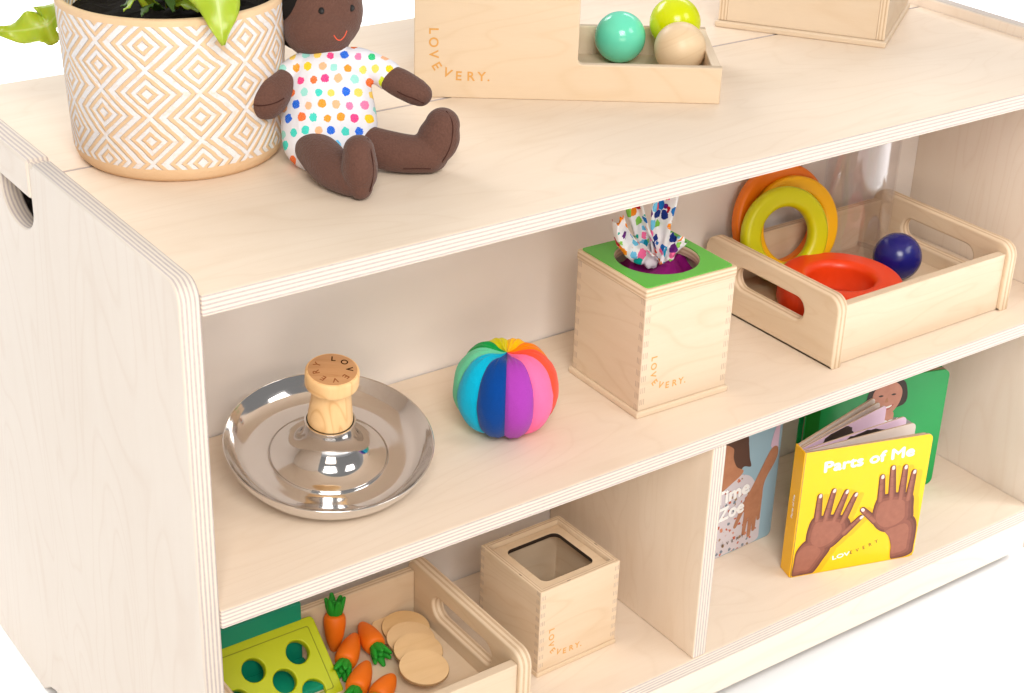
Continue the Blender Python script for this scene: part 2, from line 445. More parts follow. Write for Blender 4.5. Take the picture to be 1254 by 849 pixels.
def loft_bm(bm, pts, n=24, sub=6, up=Vector((0,0,1)), cap=True):
    """pts: (x,y,z,ra,rb); ra across (side), rb along up; rounded ends"""
    S = catmull([tuple(p) for p in pts], sub)
    V = [Vector(s[:3]) for s in S]; rings = []
    def ring(c, d, ra, rb):
        a = d.cross(up)
        if a.length < 1e-4: a = d.cross(Vector((1, 0, 0)))
        a.normalize(); b = a.cross(d).normalized()
        return [bm.verts.new(c+a*ra*math.cos(2*PI*i/n)+b*rb*math.sin(2*PI*i/n)) for i in range(n)]
    m = len(V)
    def tang(i): return (V[min(i+1, m-1)]-V[max(i-1, 0)]).normalized()
    d0 = tang(0); d1 = tang(m-1)
    if cap:
        for k in range(5, 0, -1):
            t = k/6*PI/2; rings.append(ring(V[0]-d0*min(S[0][3], S[0][4])*math.sin(t), d0, S[0][3]*math.cos(t), S[0][4]*math.cos(t)))
    for i in range(m): rings.append(ring(V[i], tang(i), max(S[i][3], 1e-4), max(S[i][4], 1e-4)))
    if cap:
        for k in range(1, 6):
            t = k/6*PI/2; rings.append(ring(V[-1]+d1*min(S[-1][3], S[-1][4])*math.sin(t), d1, S[-1][3]*math.cos(t), S[-1][4]*math.cos(t)))
    for A, B in zip(rings, rings[1:]):
        for i in range(n): bm.faces.new((A[i], A[(i+1) % n], B[(i+1) % n], B[i]))
    bm.faces.new(rings[0][::-1]); bm.faces.new(rings[-1])
def loft(name, pts, parent=None, mats=None, n=24, sub=6, up=Vector((0,0,1))):
    bm = bmesh.new(); loft_bm(bm, pts, n, sub, up); bmesh.ops.recalc_face_normals(bm, faces=bm.faces)
    me = bpy.data.meshes.new(name); bm.to_mesh(me); bm.free()
    return link(name, me, parent, mats, True)
def ell_bm(bm, c, r, axes=None):
    A = Matrix([list(a) for a in axes]).transposed() if axes else Matrix.Identity(3)
    nu, nv = (28, 16) if max(r) > .006 else (10, 6)
    f = lambda x, y, z: bm.verts.new(Vector(c)+A @ Vector((x*r[0], y*r[1], z*r[2])))
    top, bot = f(0, 0, 1), f(0, 0, -1)
    rg = [[f(math.sin(PI*j/nv)*math.cos(2*PI*i/nu), math.sin(PI*j/nv)*math.sin(2*PI*i/nu), math.cos(PI*j/nv)) for i in range(nu)] for j in range(1, nv)]
    for i in range(nu):
        k = (i+1) % nu
        bm.faces.new((top, rg[0][i], rg[0][k])); bm.faces.new((bot, rg[-1][k], rg[-1][i]))
        for a_, b_ in zip(rg, rg[1:]): bm.faces.new((a_[i], b_[i], b_[k], a_[k]))
def sculpt(name, fn, parent, mats, voxel=.0013, smooth=8, uvfn=None):
    bm = bmesh.new(); fn(bm); bmesh.ops.recalc_face_normals(bm, faces=bm.faces)
    me = bpy.data.meshes.new(name); bm.to_mesh(me); bm.free()
    o = bpy.data.objects.new('tmp', me); col.objects.link(o)
    a = o.modifiers.new('r', 'REMESH'); a.mode = 'VOXEL'; a.voxel_size = voxel
    b = o.modifiers.new('s', 'SMOOTH'); b.factor = .5; b.iterations = smooth
    me2 = eval_mesh(o); me2.materials.clear()
    if uvfn:
        L = me2.uv_layers.new(name='UVMap')
        for lp in me2.loops: L.data[lp.index].uv = uvfn(me2.vertices[lp.vertex_index].co)
    return link(name, me2, parent, mats, True)

_font = {}
def glyphs(ch, bold):
    key = (ch, bold)
    if key not in _font:
        cu = bpy.data.curves.new('t', 'FONT'); cu.body = ch; cu.size = 1.; cu.align_x = 'CENTER'
        cu.extrude = .01; cu.offset = bold; cu.resolution_u = 4
        o = bpy.data.objects.new('t', cu); col.objects.link(o); me = eval_mesh(o)
        _font[key] = ([v.co.copy() for v in me.vertices], [tuple(p.vertices) for p in me.polygons])
    return _font[key]
def lettering(name, items, frame, parent, mat, bold=.012):
    """items: (text, u, v, angle, capheight[, shear]); frame=(origin, right, up, normal) in the parent's space; one raised mesh"""
    O, X, Y, Nn = [Vector(a) for a in frame]
    vs, fs = [], []
    for it in items:
        tx, u, v, ang, h = it[:5]
        V, F = glyphs(tx, bold); s = h/.727; b = len(vs); ca, sa = math.cos(ang), math.sin(ang)
        for p in V:
            px, py = p.x*s, (p.y-.3635)*s
            vs.append(O+X*(u+px*ca-py*sa)+Y*(v+px*sa+py*ca)+Nn*(.00012+p.z*s*.6))
        fs += [tuple(i+b for i in f) for f in F]
    me = bpy.data.meshes.new(name); me.from_pydata(vs, [], fs); me.update()
    return link(name, me, parent, mat)
def brand(frame, h, parent, mat='burn', name='engraved_lettering', gapv=1.2):
    L = [('L', 0, 0, -90), ('O', 0, -1.22*gapv/1.2, -90), ('V', .02, -2.5*gapv/1.2, -86), ('E', .32, -3.72*gapv/1.2, -58), ('V', 1.42, -4.42*gapv/1.2, -24),
         ('E', 2.58, -4.72*gapv/1.2, -2), ('R', 3.85, -4.74*gapv/1.2, 0), ('Y', 5.0, -4.74*gapv/1.2, 0), ('.', 5.72, -4.74*gapv/1.2, 0)]
    return lettering(name, [(c, u*h, v*h, R(a), h) for c, u, v, a in L], frame, parent, M[mat], .018)

def print_poly(bm, pts, frame, lift, mi, thick=.00015):
    O, X, Y, Nn = [Vector(a) for a in frame]
    a = [bm.verts.new(O+X*p[0]+Y*p[1]+Nn*lift) for p in pts]
    b = [bm.verts.new(O+X*p[0]+Y*p[1]+Nn*(lift-thick)) for p in pts]
    f = bm.faces.new(a); f.material_index = mi; n = len(pts)
    for i in range(n):
        q = bm.faces.new((a[i], b[i], b[(i+1) % n], a[(i+1) % n])); q.material_index = mi
def smooth_poly(pts, n=5):
    P = list(pts); out = []
    m = len(P)
    for i in range(m):
        p0, p1, p2, p3 = P[i-1], P[i], P[(i+1) % m], P[(i+2) % m]
        for j in range(n):
            t = j/n; out.append(tuple(.5*((2*b)+(-a+c)*t+(2*a-5*b+4*c-d)*t*t+(-a+3*b-3*c+d)*t**3) for a, b, c, d in zip(p0, p1, p2, p3)))
    return out
def capsule(a, b, ra, rb, n=10):
    a, b = Vector(a), Vector(b); d = (b-a).normalized(); ang = math.atan2(d.y, d.x)
    pts = [(b.x+rb*math.cos(ang-PI/2+PI*i/n), b.y+rb*math.sin(ang-PI/2+PI*i/n)) for i in range(n+1)]
    pts += [(a.x+ra*math.cos(ang+PI/2+PI*i/n), a.y+ra*math.sin(ang+PI/2+PI*i/n)) for i in range(n+1)]
    return pts
def finish_print(name, bm, parent, mats):
    bmesh.ops.recalc_face_normals(bm, faces=bm.faces)
    me = bpy.data.meshes.new(name); bm.to_mesh(me); bm.free()
    L = me.uv_layers.new(name='UVMap')
    for lp in me.loops:
        c = me.vertices[lp.vertex_index].co; L.data[lp.index].uv = (c.x, c.z)
    return link(name, me, parent, mats)

# ------------------------------------------------------------------ setting
bm = bmesh.new(); bmesh.ops.create_grid(bm, x_segments=8, y_segments=8, size=30)
me = bpy.data.meshes.new('floor'); bm.to_mesh(me); bm.free()
fl = link('floor', me, None, M['floor']); fl.location = (0, 0, -.02); tag(fl, kind='structure')

# ------------------------------------------------------------------ shelf unit
T = .0152; XR = .929; XM = .4646
sh = thing('toy_shelf', 'low birch plywood toy shelf with a divider and a hand hole in its end', 'shelf', (0, 0, 0))
def arch(y0, y1, feet):
    return None
Zt, Zm, Zb = .53, .2886, .0524
def side_outline():
    p = [(0, 0), (.335, 0), (.350, -.006), (.368, -.0195), (.374, -.02), (.491, -.02)]
    for i in range(7): a = R(0+90*i/6); p.append((.477+.014*math.cos(a), .5255+.014*math.sin(a)))
    p += [(.2475, .5395), (.2465, .5370), (.2455, .5370), (.2440, .5405)]
    for i in range(7): a = R(90+90*i/6); p.append((.014+.014*math.cos(a), .5265+.014*math.sin(a)))
    return p
hole = [(.2525, .5105), (.2525, .500)]
for i in range(1, 16): a = R(180+180*i/16); hole.append((.2855+.033*math.cos(a), .500+.0215*math.sin(a)))
hole += [(.3185, .500), (.3185, .5105)]
for xc, nm in ((-T/2, 0), (XR+T/2, 1)):
    plate('side_panel', side_outline(), (hole,), T, 'x', (xc, 0, 0), 2, sh, 'side', 'edge', .0018)
board('handle_rail', (T+.0026, .232, .0305), (-T/2-.0003, .2510+.116, .5263), 0, 1, sh, 'side', 'edge', .0026, 3)
W = XR
for x in (.02, XR-.02):
    f_ = lathe('foot', [(0, 0), (.011, 0), (.012, .001), (.012, .0365), (0, .0365)], sh, M['doll_hair'], 32, (x, .045, -.0199))
board('top_board', (W-.0006, .2450, T), (W/2, .1225, Zt-T/2), 2, 0, sh, bev=.0016)
board('top_board', (W-.0006, .2180, T), (W/2, .2470+.109, Zt-T/2), 2, 0, sh, bev=.0012)
board('shelf_board', (W-.0006, .2205, T), (W/2, .11025, Zm-T/2), 2, 0, sh, bev=.0016)
board('shelf_board', (W-.0006, .2205, T), (W/2, .11025, Zb-T/2), 2, 0, sh, bev=.0014)
board('shelf_board', (W-.0006, .2150, T), (W/2, .3520, Zm-T/2), 2, 0, sh, bev=.0014)
board('shelf_board', (W-.0006, .2150, T), (W/2, .3520, Zb-T/2), 2, 0, sh, bev=.0014)
board('kick_board', (W-.0006, T, Zb-T-.0004), (W/2, T/2+.0006, (Zb-T)/2), 1, 0, sh, 'side', 'edge', bev=.001)
board('divider', (T, .2200, Zm-T-Zb-.0006), (XM, .1110, (Zm-T+Zb)/2), 0, 2, sh, 'face', 'edge', bev=.0016)
board('back_panel', (W-.0008, .004, Zt-T-.0006), (W/2, .2238, (Zt-T)/2), 1, 0, sh, 'white_panel', 'white_panel', bev=0)
board('back_panel', (W-.0008, .004, Zt-T-.0006), (W/2, .4620, (Zt-T)/2), 1, 0, sh, 'white_panel', 'white_panel', bev=0)  # unseen rear closing panel, added to keep the hand hole dark inside

# ------------------------------------------------------------------ planter
PC = (.1036, .2490, .53)
pt = thing('potted_plant', 'leafy green fern in a white and tan pot carved with rows of diamonds', 'potted plant', PC)
Rb, Rt, Hp = .0785, .0832, .1225
def prof_r(z): return Rb+(Rt-Rb)*z/Hp
prof = [(0, 0), (.069, 0), (.0732, .0006), (.0766, .004), (.0783, .009)]
prof += [(prof_r(z), z) for z in [.0115+i*(Hp-.0135)/30 for i in range(31)]]
prof += [(Rt-.0005, Hp-.0006), (Rt-.0020, Hp), (Rt-.0042, Hp), (Rt-.0055, Hp-.001), (Rt-.0058, Hp-.004), (Rt-.007, Hp-.03), (.0, Hp-.031)]
lathe('pot', prof, pt, M['pot'], 160, uvscale=lambda u, c: (u*14, (c.z-.016)/.0176))
bm = bmesh.new(); bmesh.ops.create_circle(bm, cap_ends=True, radius=Rt-.0062, segments=64)
bmesh.ops.subdivide_edges(bm, edges=bm.edges, cuts=3, use_grid_fill=True)
bm.free()
def soil():
    n = 40; vs = []; fs = []
    for j in range(12):
        for i in range(n):
            r = (Rt-.0064)*(j+1)/12; a = 2*PI*i/n; x, y = r*math.cos(a), r*math.sin(a)
            vs.append((x, y, Hp-.016+.005*noise.noise(Vector((x*70, y*70, 0)))))
    vs.append((0, 0, Hp-.015))
    for j in range(11):
        for i in range(n): fs.append((j*n+i, j*n+(i+1) % n, (j+1)*n+(i+1) % n, (j+1)*n+i))
    for i in range(n): fs.append((len(vs)-1, (i+1) % n, i))
    me = bpy.data.meshes.new('soil'); me.from_pydata(vs, [], fs); me.update(); return me
link('soil', soil(), pt, M['soil'])
def leaf(pts, widths, side, mat='leaf', wav=.004, name='leaf', seed=0, freq=5):
    """pts local to the plant; side = blade width direction at base"""
    C_ = catmull([(*p, w) for p, w in zip(pts, widths)], 8); m = len(C_); K = 10
    vs, fs, uv = [], [], []
    side = Vector(side).normalized()
    for i, s in enumerate(C_):
        p = Vector(s[:3]); d = (Vector(C_[min(i+1, m-1)][:3])-Vector(C_[max(i-1, 0)][:3])).normalized()
        a = (side-d*side.dot(d)).normalized(); nrm = a.cross(d)
        for k in range(K+1):
            t = k/K*2-1
            wv = wav*abs(t)**1.5*math.sin(freq*i/m*2*PI+(0 if t > 0 else 1.3)+seed)
            vs.append(p+a*t*s[3]*(1+.10*math.sin(i*.9+seed+t))+nrm*(wv+.12*s[3]*t*t)); uv.append((k/K, i/m))
    for i in range(m-1):
        for k in range(K):
            q = i*(K+1)+k; fs.append((q, q+1, q+K+2, q+K+1))
    me = bpy.data.meshes.new(name); me.from_pydata(vs, [], fs); me.update()
    L = me.uv_layers.new(name='UVMap')
    for lp in me.loops: L.data[lp.index].uv = uv[lp.vertex_index]
    o = link(name, me, pt, M[mat], True)
    s = o.modifiers.new('s', 'SOLIDIFY'); s.thickness = .0006
    return o
def P(x, y, z): return (x-PC[0], y-PC[1], z-PC[2])
leaf([(0, 0, .110), (-.004, -.040, .165), (-.008, -.072, .166), (-.008, -.092, .142), (-.0100, -.1050, .1090)], [.004, .016, .0195, .018, .0012], (1, -.45, 0), seed=1)
leaf([(-.01, .01, .105), (-.030, .045, .160), (-.056, .083, .092), (-.071, .089, .081), (-.098, .104, .078)], [.004, .016, .014, .0125, .003], (.25, .35, .9), wav=.006, seed=2.5)
for i in range(11):
    a = i*2.4+.4; r1 = .03+.01*(i % 3); r2 = .085+.012*(i % 4)
    if math.sin(a) < -.3 and math.cos(a) > .25: a += 1.5
    h = .20+.02*(i % 3)
    leaf([(0, 0, .115), (r1*math.cos(a), r1*math.sin(a), .16), (r2*.75*math.cos(a), r2*.75*math.sin(a), h), (r2*1.15*math.cos(a), r2*1.15*math.sin(a), h-.012)],
         [.003, .013, .019, .002], (-math.sin(a), math.cos(a), 0), seed=i)
for i in range(12):
    a = -2.9+i*.28; r = .030+.010*(i % 3)
    leaf([(r*.4*math.cos(a), r*.4*math.sin(a), .112), (r*.9*math.cos(a), r*.9*math.sin(a), .122+.004*(i % 2)), (r*1.6*math.cos(a+.1), r*1.6*math.sin(a+.1), .119+.003*(i % 3))],
         [.002, .005, .0008], (-math.sin(a), math.cos(a), .4), mat='leaf' if i % 3 == 1 else 'leaf_dark', wav=.001, name='young_leaf', seed=i)

# ------------------------------------------------------------------ doll
DO = Vector((.1905, .1693, .5300))
dl = thing('cloth_doll', 'brown cloth doll in a white shirt with coloured dots, sitting beside the plant pot', 'doll', tuple(DO))
DR, DU, DF = Vector((.815, -.579, .030)), Vector((.241, .387, .890)), Vector((-.527, -.718, .455))   # camera right, up and toward-camera axes, reused as the doll's frame
def D(p): return Vector(p)-DO
def shirt_uv(c):
    d = c-Vector((0, 0, .0415)); return (d.dot(DR)+.2, d.dot(DU)+.2)
def torso(bm):
    S = [((.198,.181,.6074), .0135, .012), ((.196,.179,.602), .0235, .0165), ((.1927,.1759,.5933), .0300, .021), ((.1886,.1693,.5781), .0335, .025), ((.1847,.1619,.5619), .0360, .027), ((.1812,.1560,.5490), .0350, .025)]
    loft_bm(bm, [(*D(p), a, b) for p, a, b in S], 32, 6, up=DF)
    loft_bm(bm, [(*D(p), a, a) for p, a in [((.1880,.182,.5990), .0125), ((.1776,.1870,.5970), .0125), ((.1672,.1900,.5900), .0125), ((.1635,.1903,.5865), .0128)]], 24, 5)
    loft_bm(bm, [(*D(p), a, a) for p, a in [((.205,.174,.6010), .0115), ((.2142,.1668,.6020), .0112), ((.2262,.1546,.5965), .0110), ((.2292,.1510,.5940), .0112)]], 24, 5)
sculpt('shirt', torso, dl, M['dots'], .0012, 8, shirt_uv)
HCn = Vector((.2009, .2021, .6353))
def head(bm):
    ell_bm(bm, D(HCn), (.0330, .0335, .0325), (DR, DU, DF))
    ell_bm(bm, D(HCn+DF*.006-DU*.0155), (.0265, .0225, .0270), (DR, DU, DF))
    loft_bm(bm, [(*D(p), a, a) for p, a in [((.2005,.190,.620), .0135), ((.1985,.1815,.6075), .0130)]], 24, 4)
hd = sculpt('head', head, dl, M['doll'], .0013, 6)
def eye(p):
    bm = bmesh.new(); n = (Vector(p)-HCn).normalized(); ell_bm(bm, D(Vector(p)+n*EO), (.0023, .0027, .0012), (DR, DU, n))
    me = bpy.data.meshes.new('eye'); bm.to_mesh(me); bm.free(); link('eye', me, hd, M['eye'], True)
bpy.context.view_layer.update()
def surf(p, lift):
    d = (HCn-Vector(p)).normalized(); ok, loc, nn, ix = hd.ray_cast(D(Vector(p)-d*.02), d)
    return (loc-d*lift)+DO if ok else Vector(p)
EO = 0
eye(surf((.1863, .1727, .6435), .0003)); eye(surf((.2112, .1708, .6427), .0003))
sm = [(.1936,.1702,.627), (.1959,.1706,.6241), (.1987,.1707,.623), (.2018,.1701,.6246), (.2042,.1694,.6275)]
loft('mouth', [(*D(surf(p, .0000)), .00045, .00045) for p in sm], hd, M['smile'], 8, 5)
def hair(bm):
    ell_bm(bm, D(HCn-DR*.0085+DU*.004-DF*.011), (.0350, .034, .030), (DR, DU, DF))
    ell_bm(bm, D(HCn-DR*.0190+DU*.0110+DF*.009), (.0165, .0265, .0250), (DR, DU, DF))
    random.seed(3)
    for i in range(150):
        a = random.uniform(0, 2*PI); b = random.uniform(-.35, 1.3)
        v = DR*math.cos(a)*math.cos(b)+DU*math.sin(b)-DF*abs(math.sin(a))*math.cos(b)
        ell_bm(bm, D(HCn-DR*.0085+DU*.004-DF*.011+v*.032), (.0045, .0045, .0045))
sculpt('hair', hair, hd, M['doll_hair'], .0013, 2)
def armL(bm):
    loft_bm(bm, [(*(D(p)+DF*.013*t), a, a) for p, a, t in [((.1655,.1903,.5885), .0105, .2), ((.1590,.1890,.5830), .0122, .7), ((.1518,.1878,.5780), .0142, 1.), ((.1478,.1860,.5755), .0136, 1.)]], 24, 6)
aml = sculpt('arm', armL, dl, M['doll'], .0012, 6)
def armR(bm):
    loft_bm(bm, [(*D(p), a, b) for p, a, b in [((.2290,.1490,.5930), .0098, .0098), ((.2340,.1415,.5900), .0112, .0108), ((.2421,.1313,.5845), .0108, .0100), ((.2440,.1290,.5832), .0098, .009)]], 24, 6)
amr = sculpt('arm', armR, dl, M['doll'], .0012, 6)
def legL(bm):
    loft_bm(bm, [(*D(p), a, b) for p, a, b in [((.1655,.1560,.5490), .0135, .0135), ((.1630, .1350, .5475), .0155, .0155), ((.1615, .1150, .5450), .0150, .0148), ((.1648, .0965, .5430), .0130, .0128)]], 24, 6)
    loft_bm(bm, [(*D(p), a, b) for p, a, b in [((.1668, .0866, .5392), .0088, .0092), ((.1672, .0876, .5455), .0120, .0130), ((.1675, .0887, .5540), .0130, .0150), ((.1682, .0907, .5655), .0112, .0140)]], 24, 6, up=Vector((.6, .8, 0)))
def seam_on(o, path, mat='seam', rad=.00045, toward=DF):
    out = []
    for p in path:
        d = -Vector(toward).normalized(); ok, loc, nn, ix = o.ray_cast(D(Vector(p))-d*.08, d)
        if ok: out.append((*(loc-d*.0001), rad, rad))
    if len(out) > 2: loft('seam', out, o, M[mat], 8, 4)
lgl = sculpt('leg', legL, dl, M['doll'], .0012, 6)
def legR(bm):
    loft_bm(bm, [(*D(p), a, b) for p, a, b in [((.2020,.1380,.5500), .0135, .0135), ((.2120,.1250,.5465), .0148, .0150), ((.2230,.1150,.5450), .0145, .0145), ((.2370,.1070,.5440), .0138, .0138)]], 24, 6)
    loft_bm(bm, [(*D(p), a, b) for p, a, b in [((.2415, .1080, .5420), .0120, .0125), ((.2435, .1073, .5490), .0152, .0150), ((.2465, .1063, .5580), .0158, .0150), ((.2485, .1055, .5655), .0132, .0135)]], 24, 6, up=Vector((.6, .8, 0)))
lgr = sculpt('leg', legR, dl, M['doll'], .0012, 6)
bpy.context.view_layer.update()
def px_off(c, pts): return [Vector(c)+DR*a+DU*b for a, b in pts]
seam_on(aml, px_off((.1500, .1872, .5770), [(-.0125, -.0045), (-.006, -.0072), (.001, -.0070), (.008, -.0045), (.0125, -.001)]))
seam_on(amr, px_off((.2385, .1360, .5870), [(-.0080, -.0040), (-.002, -.0070), (.005, -.0095), (.011, -.0120)]))
seam_on(lgl, [(.1745, .0885, .5735), (.1762, .0860, .5640), (.1765, .0835, .5540), (.1745, .0815, .5440), (.1710, .0805, .5370)])
seam_on(lgr, [(.2515, .1045, .5750), (.2553, .1020, .5660), (.2543, .1000, .5560), (.2510, .0995, .5460), (.2455, .1000, .5380)])
seam_on(lgr, [(.2180, .1100, .5350), (.2260, .1050, .5352), (.2350, .1000, .5350), (.2440, .0960, .5350)])

# ------------------------------------------------------------------ ball box (top, middle)
def rot2(o, ang, u, v): return (o[0]+u*math.cos(ang)-v*math.sin(ang), o[1]+u*math.sin(ang)+v*math.cos(ang))
aL = math.atan2(-.1461, .2126)
lb = thing('ball_tray_box', 'pale maple box with a tall left end and a low tray holding three balls', 'wooden toy box', (.322, .2607, .53), aL)
LW, LD, LH, UN = .258, .124, .0314, .1365
p = [(0, 0), (LW, 0), (LW, LH)]
for i in range(6): a = R(270-90*i/5); p.append((UN+.0045+.0045*math.cos(a), LH+.0045+.0045*math.sin(a)))
p += [(UN, .125), (0, .125)]
plate('front_panel', p, (), .008, 'y', (0, .004, 0), 0, lb, 'maple', 'maple', .0012)
plate('back_panel', [(0, 0), (LW, 0), (LW, LH), (UN, LH), (UN, .125), (0, .125)], (), .008, 'y', (0, LD-.004, 0), 0, lb, 'maple', 'maple', .0012)
board('end_panel', (.008, LD-.0164, LH-.0006), (LW-.0042, LD/2, LH/2-.0003), 0, 1, lb, 'maple', 'maple', .0008)
board('end_panel', (.008, LD-.0164, .124), (.0042, LD/2, .0622), 0, 1, lb, 'maple', 'maple', .0008)
board('base_board', (LW-.017, LD-.017, .006), (LW/2, LD/2, .0034), 2, 0, lb, 'tface', 'maple', .0005)
board('inner_panel', (.007, LD-.0168, .070), (UN-.0040, LD/2, .089), 0, 1, lb, 'maple', 'maple', .0006)
board('lid', (UN+.002, LD+.002, .008), (UN/2, LD/2, .1292), 2, 0, lb, 'maple', 'maple', .001)
brand(((.0165, 0, .0575), (1, 0, 0), (0, 0, 1), (0, -1, 0)), .0080, lb)
def ball(name, r, loc, mat, label, group=None, rz=0):
    o = link(name, sphere_mesh(name, r), None, M[mat]); o.location = loc; o.rotation_euler = (.4, .3, rz)
    return tag(o, label, 'ball', group)
zb = .53+.0064+.0002
ball('toy_ball', .0226, (0.5219, 0.2356, zb+.0226), 'tealball', 'glossy mint green ball in the pale maple tray on the shelf top', 'balls in the maple tray')
ball('toy_ball', .0226, (0.5629, 0.2104, zb+.0226+.0135), 'limeball', 'lime yellow ball half hidden behind the natural wooden ball', 'balls in the maple tray')
ball('toy_ball', .0226, (0.5461, 0.1825, zb+.0228), 'woodball', 'plain natural wood ball at the right end of the maple tray', 'balls in the maple tray', 1.)

# ------------------------------------------------------------------ drop box (top right)
a2 = math.atan2(-.1375, .0929)
bx = thing('drop_box', 'large birch plywood box standing alone at the back right of the shelf top', 'wooden toy box', (.6895, .2951, .53), a2)
BW, BDp, BH = .166, .158, .120
board('base_board', (BW, BDp, .0060), (BW/2, BDp/2, .0030), 2, 0, bx, 'tface', 'tface', .0014)
plate('front_panel', rrect(.0105, .0062, BW-.0105, BH, 0), (circle(BW/2, .0062+.075, .0345),), .006, 'y', (0, .0075, 0), 0, bx, 'tface', 'tedge', .0006)
for x in (.0064, BW-.0064): board('side_panel', (.0080, BDp-.008, BH-.0064), (x, BDp/2, BH/2+.0031), 0, 1, bx, 'tface', 'tedge', .0006)
board('back_panel', (BW-.0212, .008, BH-.0064), (BW/2, BDp-.010, BH/2+.0031), 1, 0, bx, 'tface', 'tedge', .0006)
board('top_board', (BW, BDp, .006), (BW/2, BDp/2, BH+.0032), 2, 0, bx, 'tface', 'tedge', .001)

# ------------------------------------------------------------------ steel dish with knob
dn = Vector((-.04823508, -.19631778, .97935321))      # the round bottomed dish rocks toward the front
dish = thing('spinner_dish', 'round polished steel dish with a centre cone topped by a wooden knob', 'toy', tuple(Vector((.1497, .1102, .3260))-dn*.030))
dish.rotation_mode = 'QUATERNION'; dish.rotation_quaternion = Vector((0, 0, 1)).rotation_difference(dn)
inner = [(.0184, .0502), (.0190, .0498), (.0192, .0480), (.0197, .0425), (.0211, .0360), (.0237, .0298), (.0276, .0245), (.0326, .0206), (.0388, .0180), (.0436, .0168), (.0453, .0163), (.0461, .0153),
         (.0480, .0142), (.0540, .0140), (.0610, .0142), (.0665, .0156), (.0715, .0188), (.0762, .0236), (.0797, .0282), (.0807, .0296)]
outer = [(.0813, .0302), (.0818, .0298), (.0816, .0285), (.0800, .0240), (.0765, .0178), (.0715, .0115), (.0650, .0065), (.0550, .0035), (.0400, .0028), (.0, .0028)]
def fine(prof, n=5):
    return [tuple(q) for q in catmull(prof, n)]
lathe('dish', fine([(.0, .0502)]+inner)[5:]+fine(outer), dish, M['steel'], 128)
kp = [(.0, .0500), (.0174, .0500), (.0176, .0510), (.0171, .0570), (.0162, .0650), (.0152, .0740), (.0146, .0825), (.0150, .0840)]
kp2 = [(.0176, .0845), (.0194, .0851), (.0204, .0862), (.0207, .0880), (.0207, .0955), (.0205, .0975), (.0197, .0988), (.0186, .0992)]
def kuv(u, c):
    return (c.z*1.0, c.x*.9+c.y*.35+.2)
kn = lathe('knob', kp+kp2+[(.0, .0992)], dish, [M['beech'], M['beech_end']], 64, uvscale=kuv, matfn=lambda j: 1 if j >= len(kp+kp2)-1 else 0)
for p_ in kn.data.polygons:
    if p_.normal.z > .9 and p_.center.z > .0985:
        for li in p_.loop_indices:
            c = kn.data.vertices[kn.data.loops[li].vertex_index].co; kn.data.uv_layers[0].data[li].uv = (c.x*.8-c.y*.5, c.x*.5+c.y*.8)
vdir = R(-127)    # reading direction of the ring of letters
def ringtext(s, a0, step, r, h):
    out = []
    for i, ch in enumerate(s):
        a = a0-step*i; out.append((ch, r*math.cos(a), r*math.sin(a), a-PI/2, h))
    return out
kf = ((0, 0, .0992), (1, 0, 0), (0, 1, 0), (0, 0, 1))
allr = ringtext('LOVEVERY', R(58), R(42), .0130, .0054)
lettering('burnt_lettering', allr[:3], kf, kn, M['burn_dark'], .02)
lettering('burnt_lettering', allr[3:], kf, kn, M['burn_mid'], .012)

# ------------------------------------------------------------------ fabric ball
fb = thing('fabric_ball', 'soft round ball sewn from bright coloured fabric panels, right of the steel dish', 'ball', (.3125, .1030, Zm))
cols = [(158, 60, 168), (245, 108, 158), (228, 76, 52), (232, 122, 0), (243, 182, 0), (202, 190, 0), (16, 148, 68), (98, 190, 148), (0, 166, 202), (0, 62, 138)]
RB, HB = .0440, .0405
for k in range(10):
    a0 = R(-126)+k*2*PI/10; vs, fs = [], []
    Nu, Nv = 14, 36
    for j in range(Nv+1):
        th = PI*j/Nv
        for i in range(Nu+1):
            s = i/Nu; a = a0+s*2*PI/10
            puff = 1-.105*(1-abs(math.sin(PI*s))**.55)
            rr = RB*math.sin(th)**.86*puff; ct = math.cos(th)
            zz = HB*ct
            dim = math.exp(-(math.sin(th)/.34)**2)
            zz -= math.copysign(.0080, ct)*dim
            zz -= math.copysign(.0035, ct)*math.exp(-(math.sin(th)/.5)**2)*(1-abs(math.sin(PI*s)))
            wr = .0010*math.sin(s*17+k*2)*math.exp(-((math.sin(th)-.3)/.30)**2)*math.sin(PI*s)
            rr += (.0013*noise.noise(Vector((math.cos(a)*2.2, math.sin(a)*2.2, th*2+3)))+.0005*noise.noise(Vector((a*9, th*7, k))))*math.sin(th)
            vs.append((rr*math.cos(a), rr*math.sin(a), HB-.002+zz+wr))
    for j in range(Nv):
        for i in range(Nu):
            q = j*(Nu+1)+i; fs.append((q, q+Nu+1, q+Nu+2, q+1))
    me = bpy.data.meshes.new('fabric_panel'); me.from_pydata(vs, [], fs); me.update()
    link('fabric_panel', me, fb, fabric('fabric_%d' % k, srgb(*cols[k]), 800, .30, .14), True)

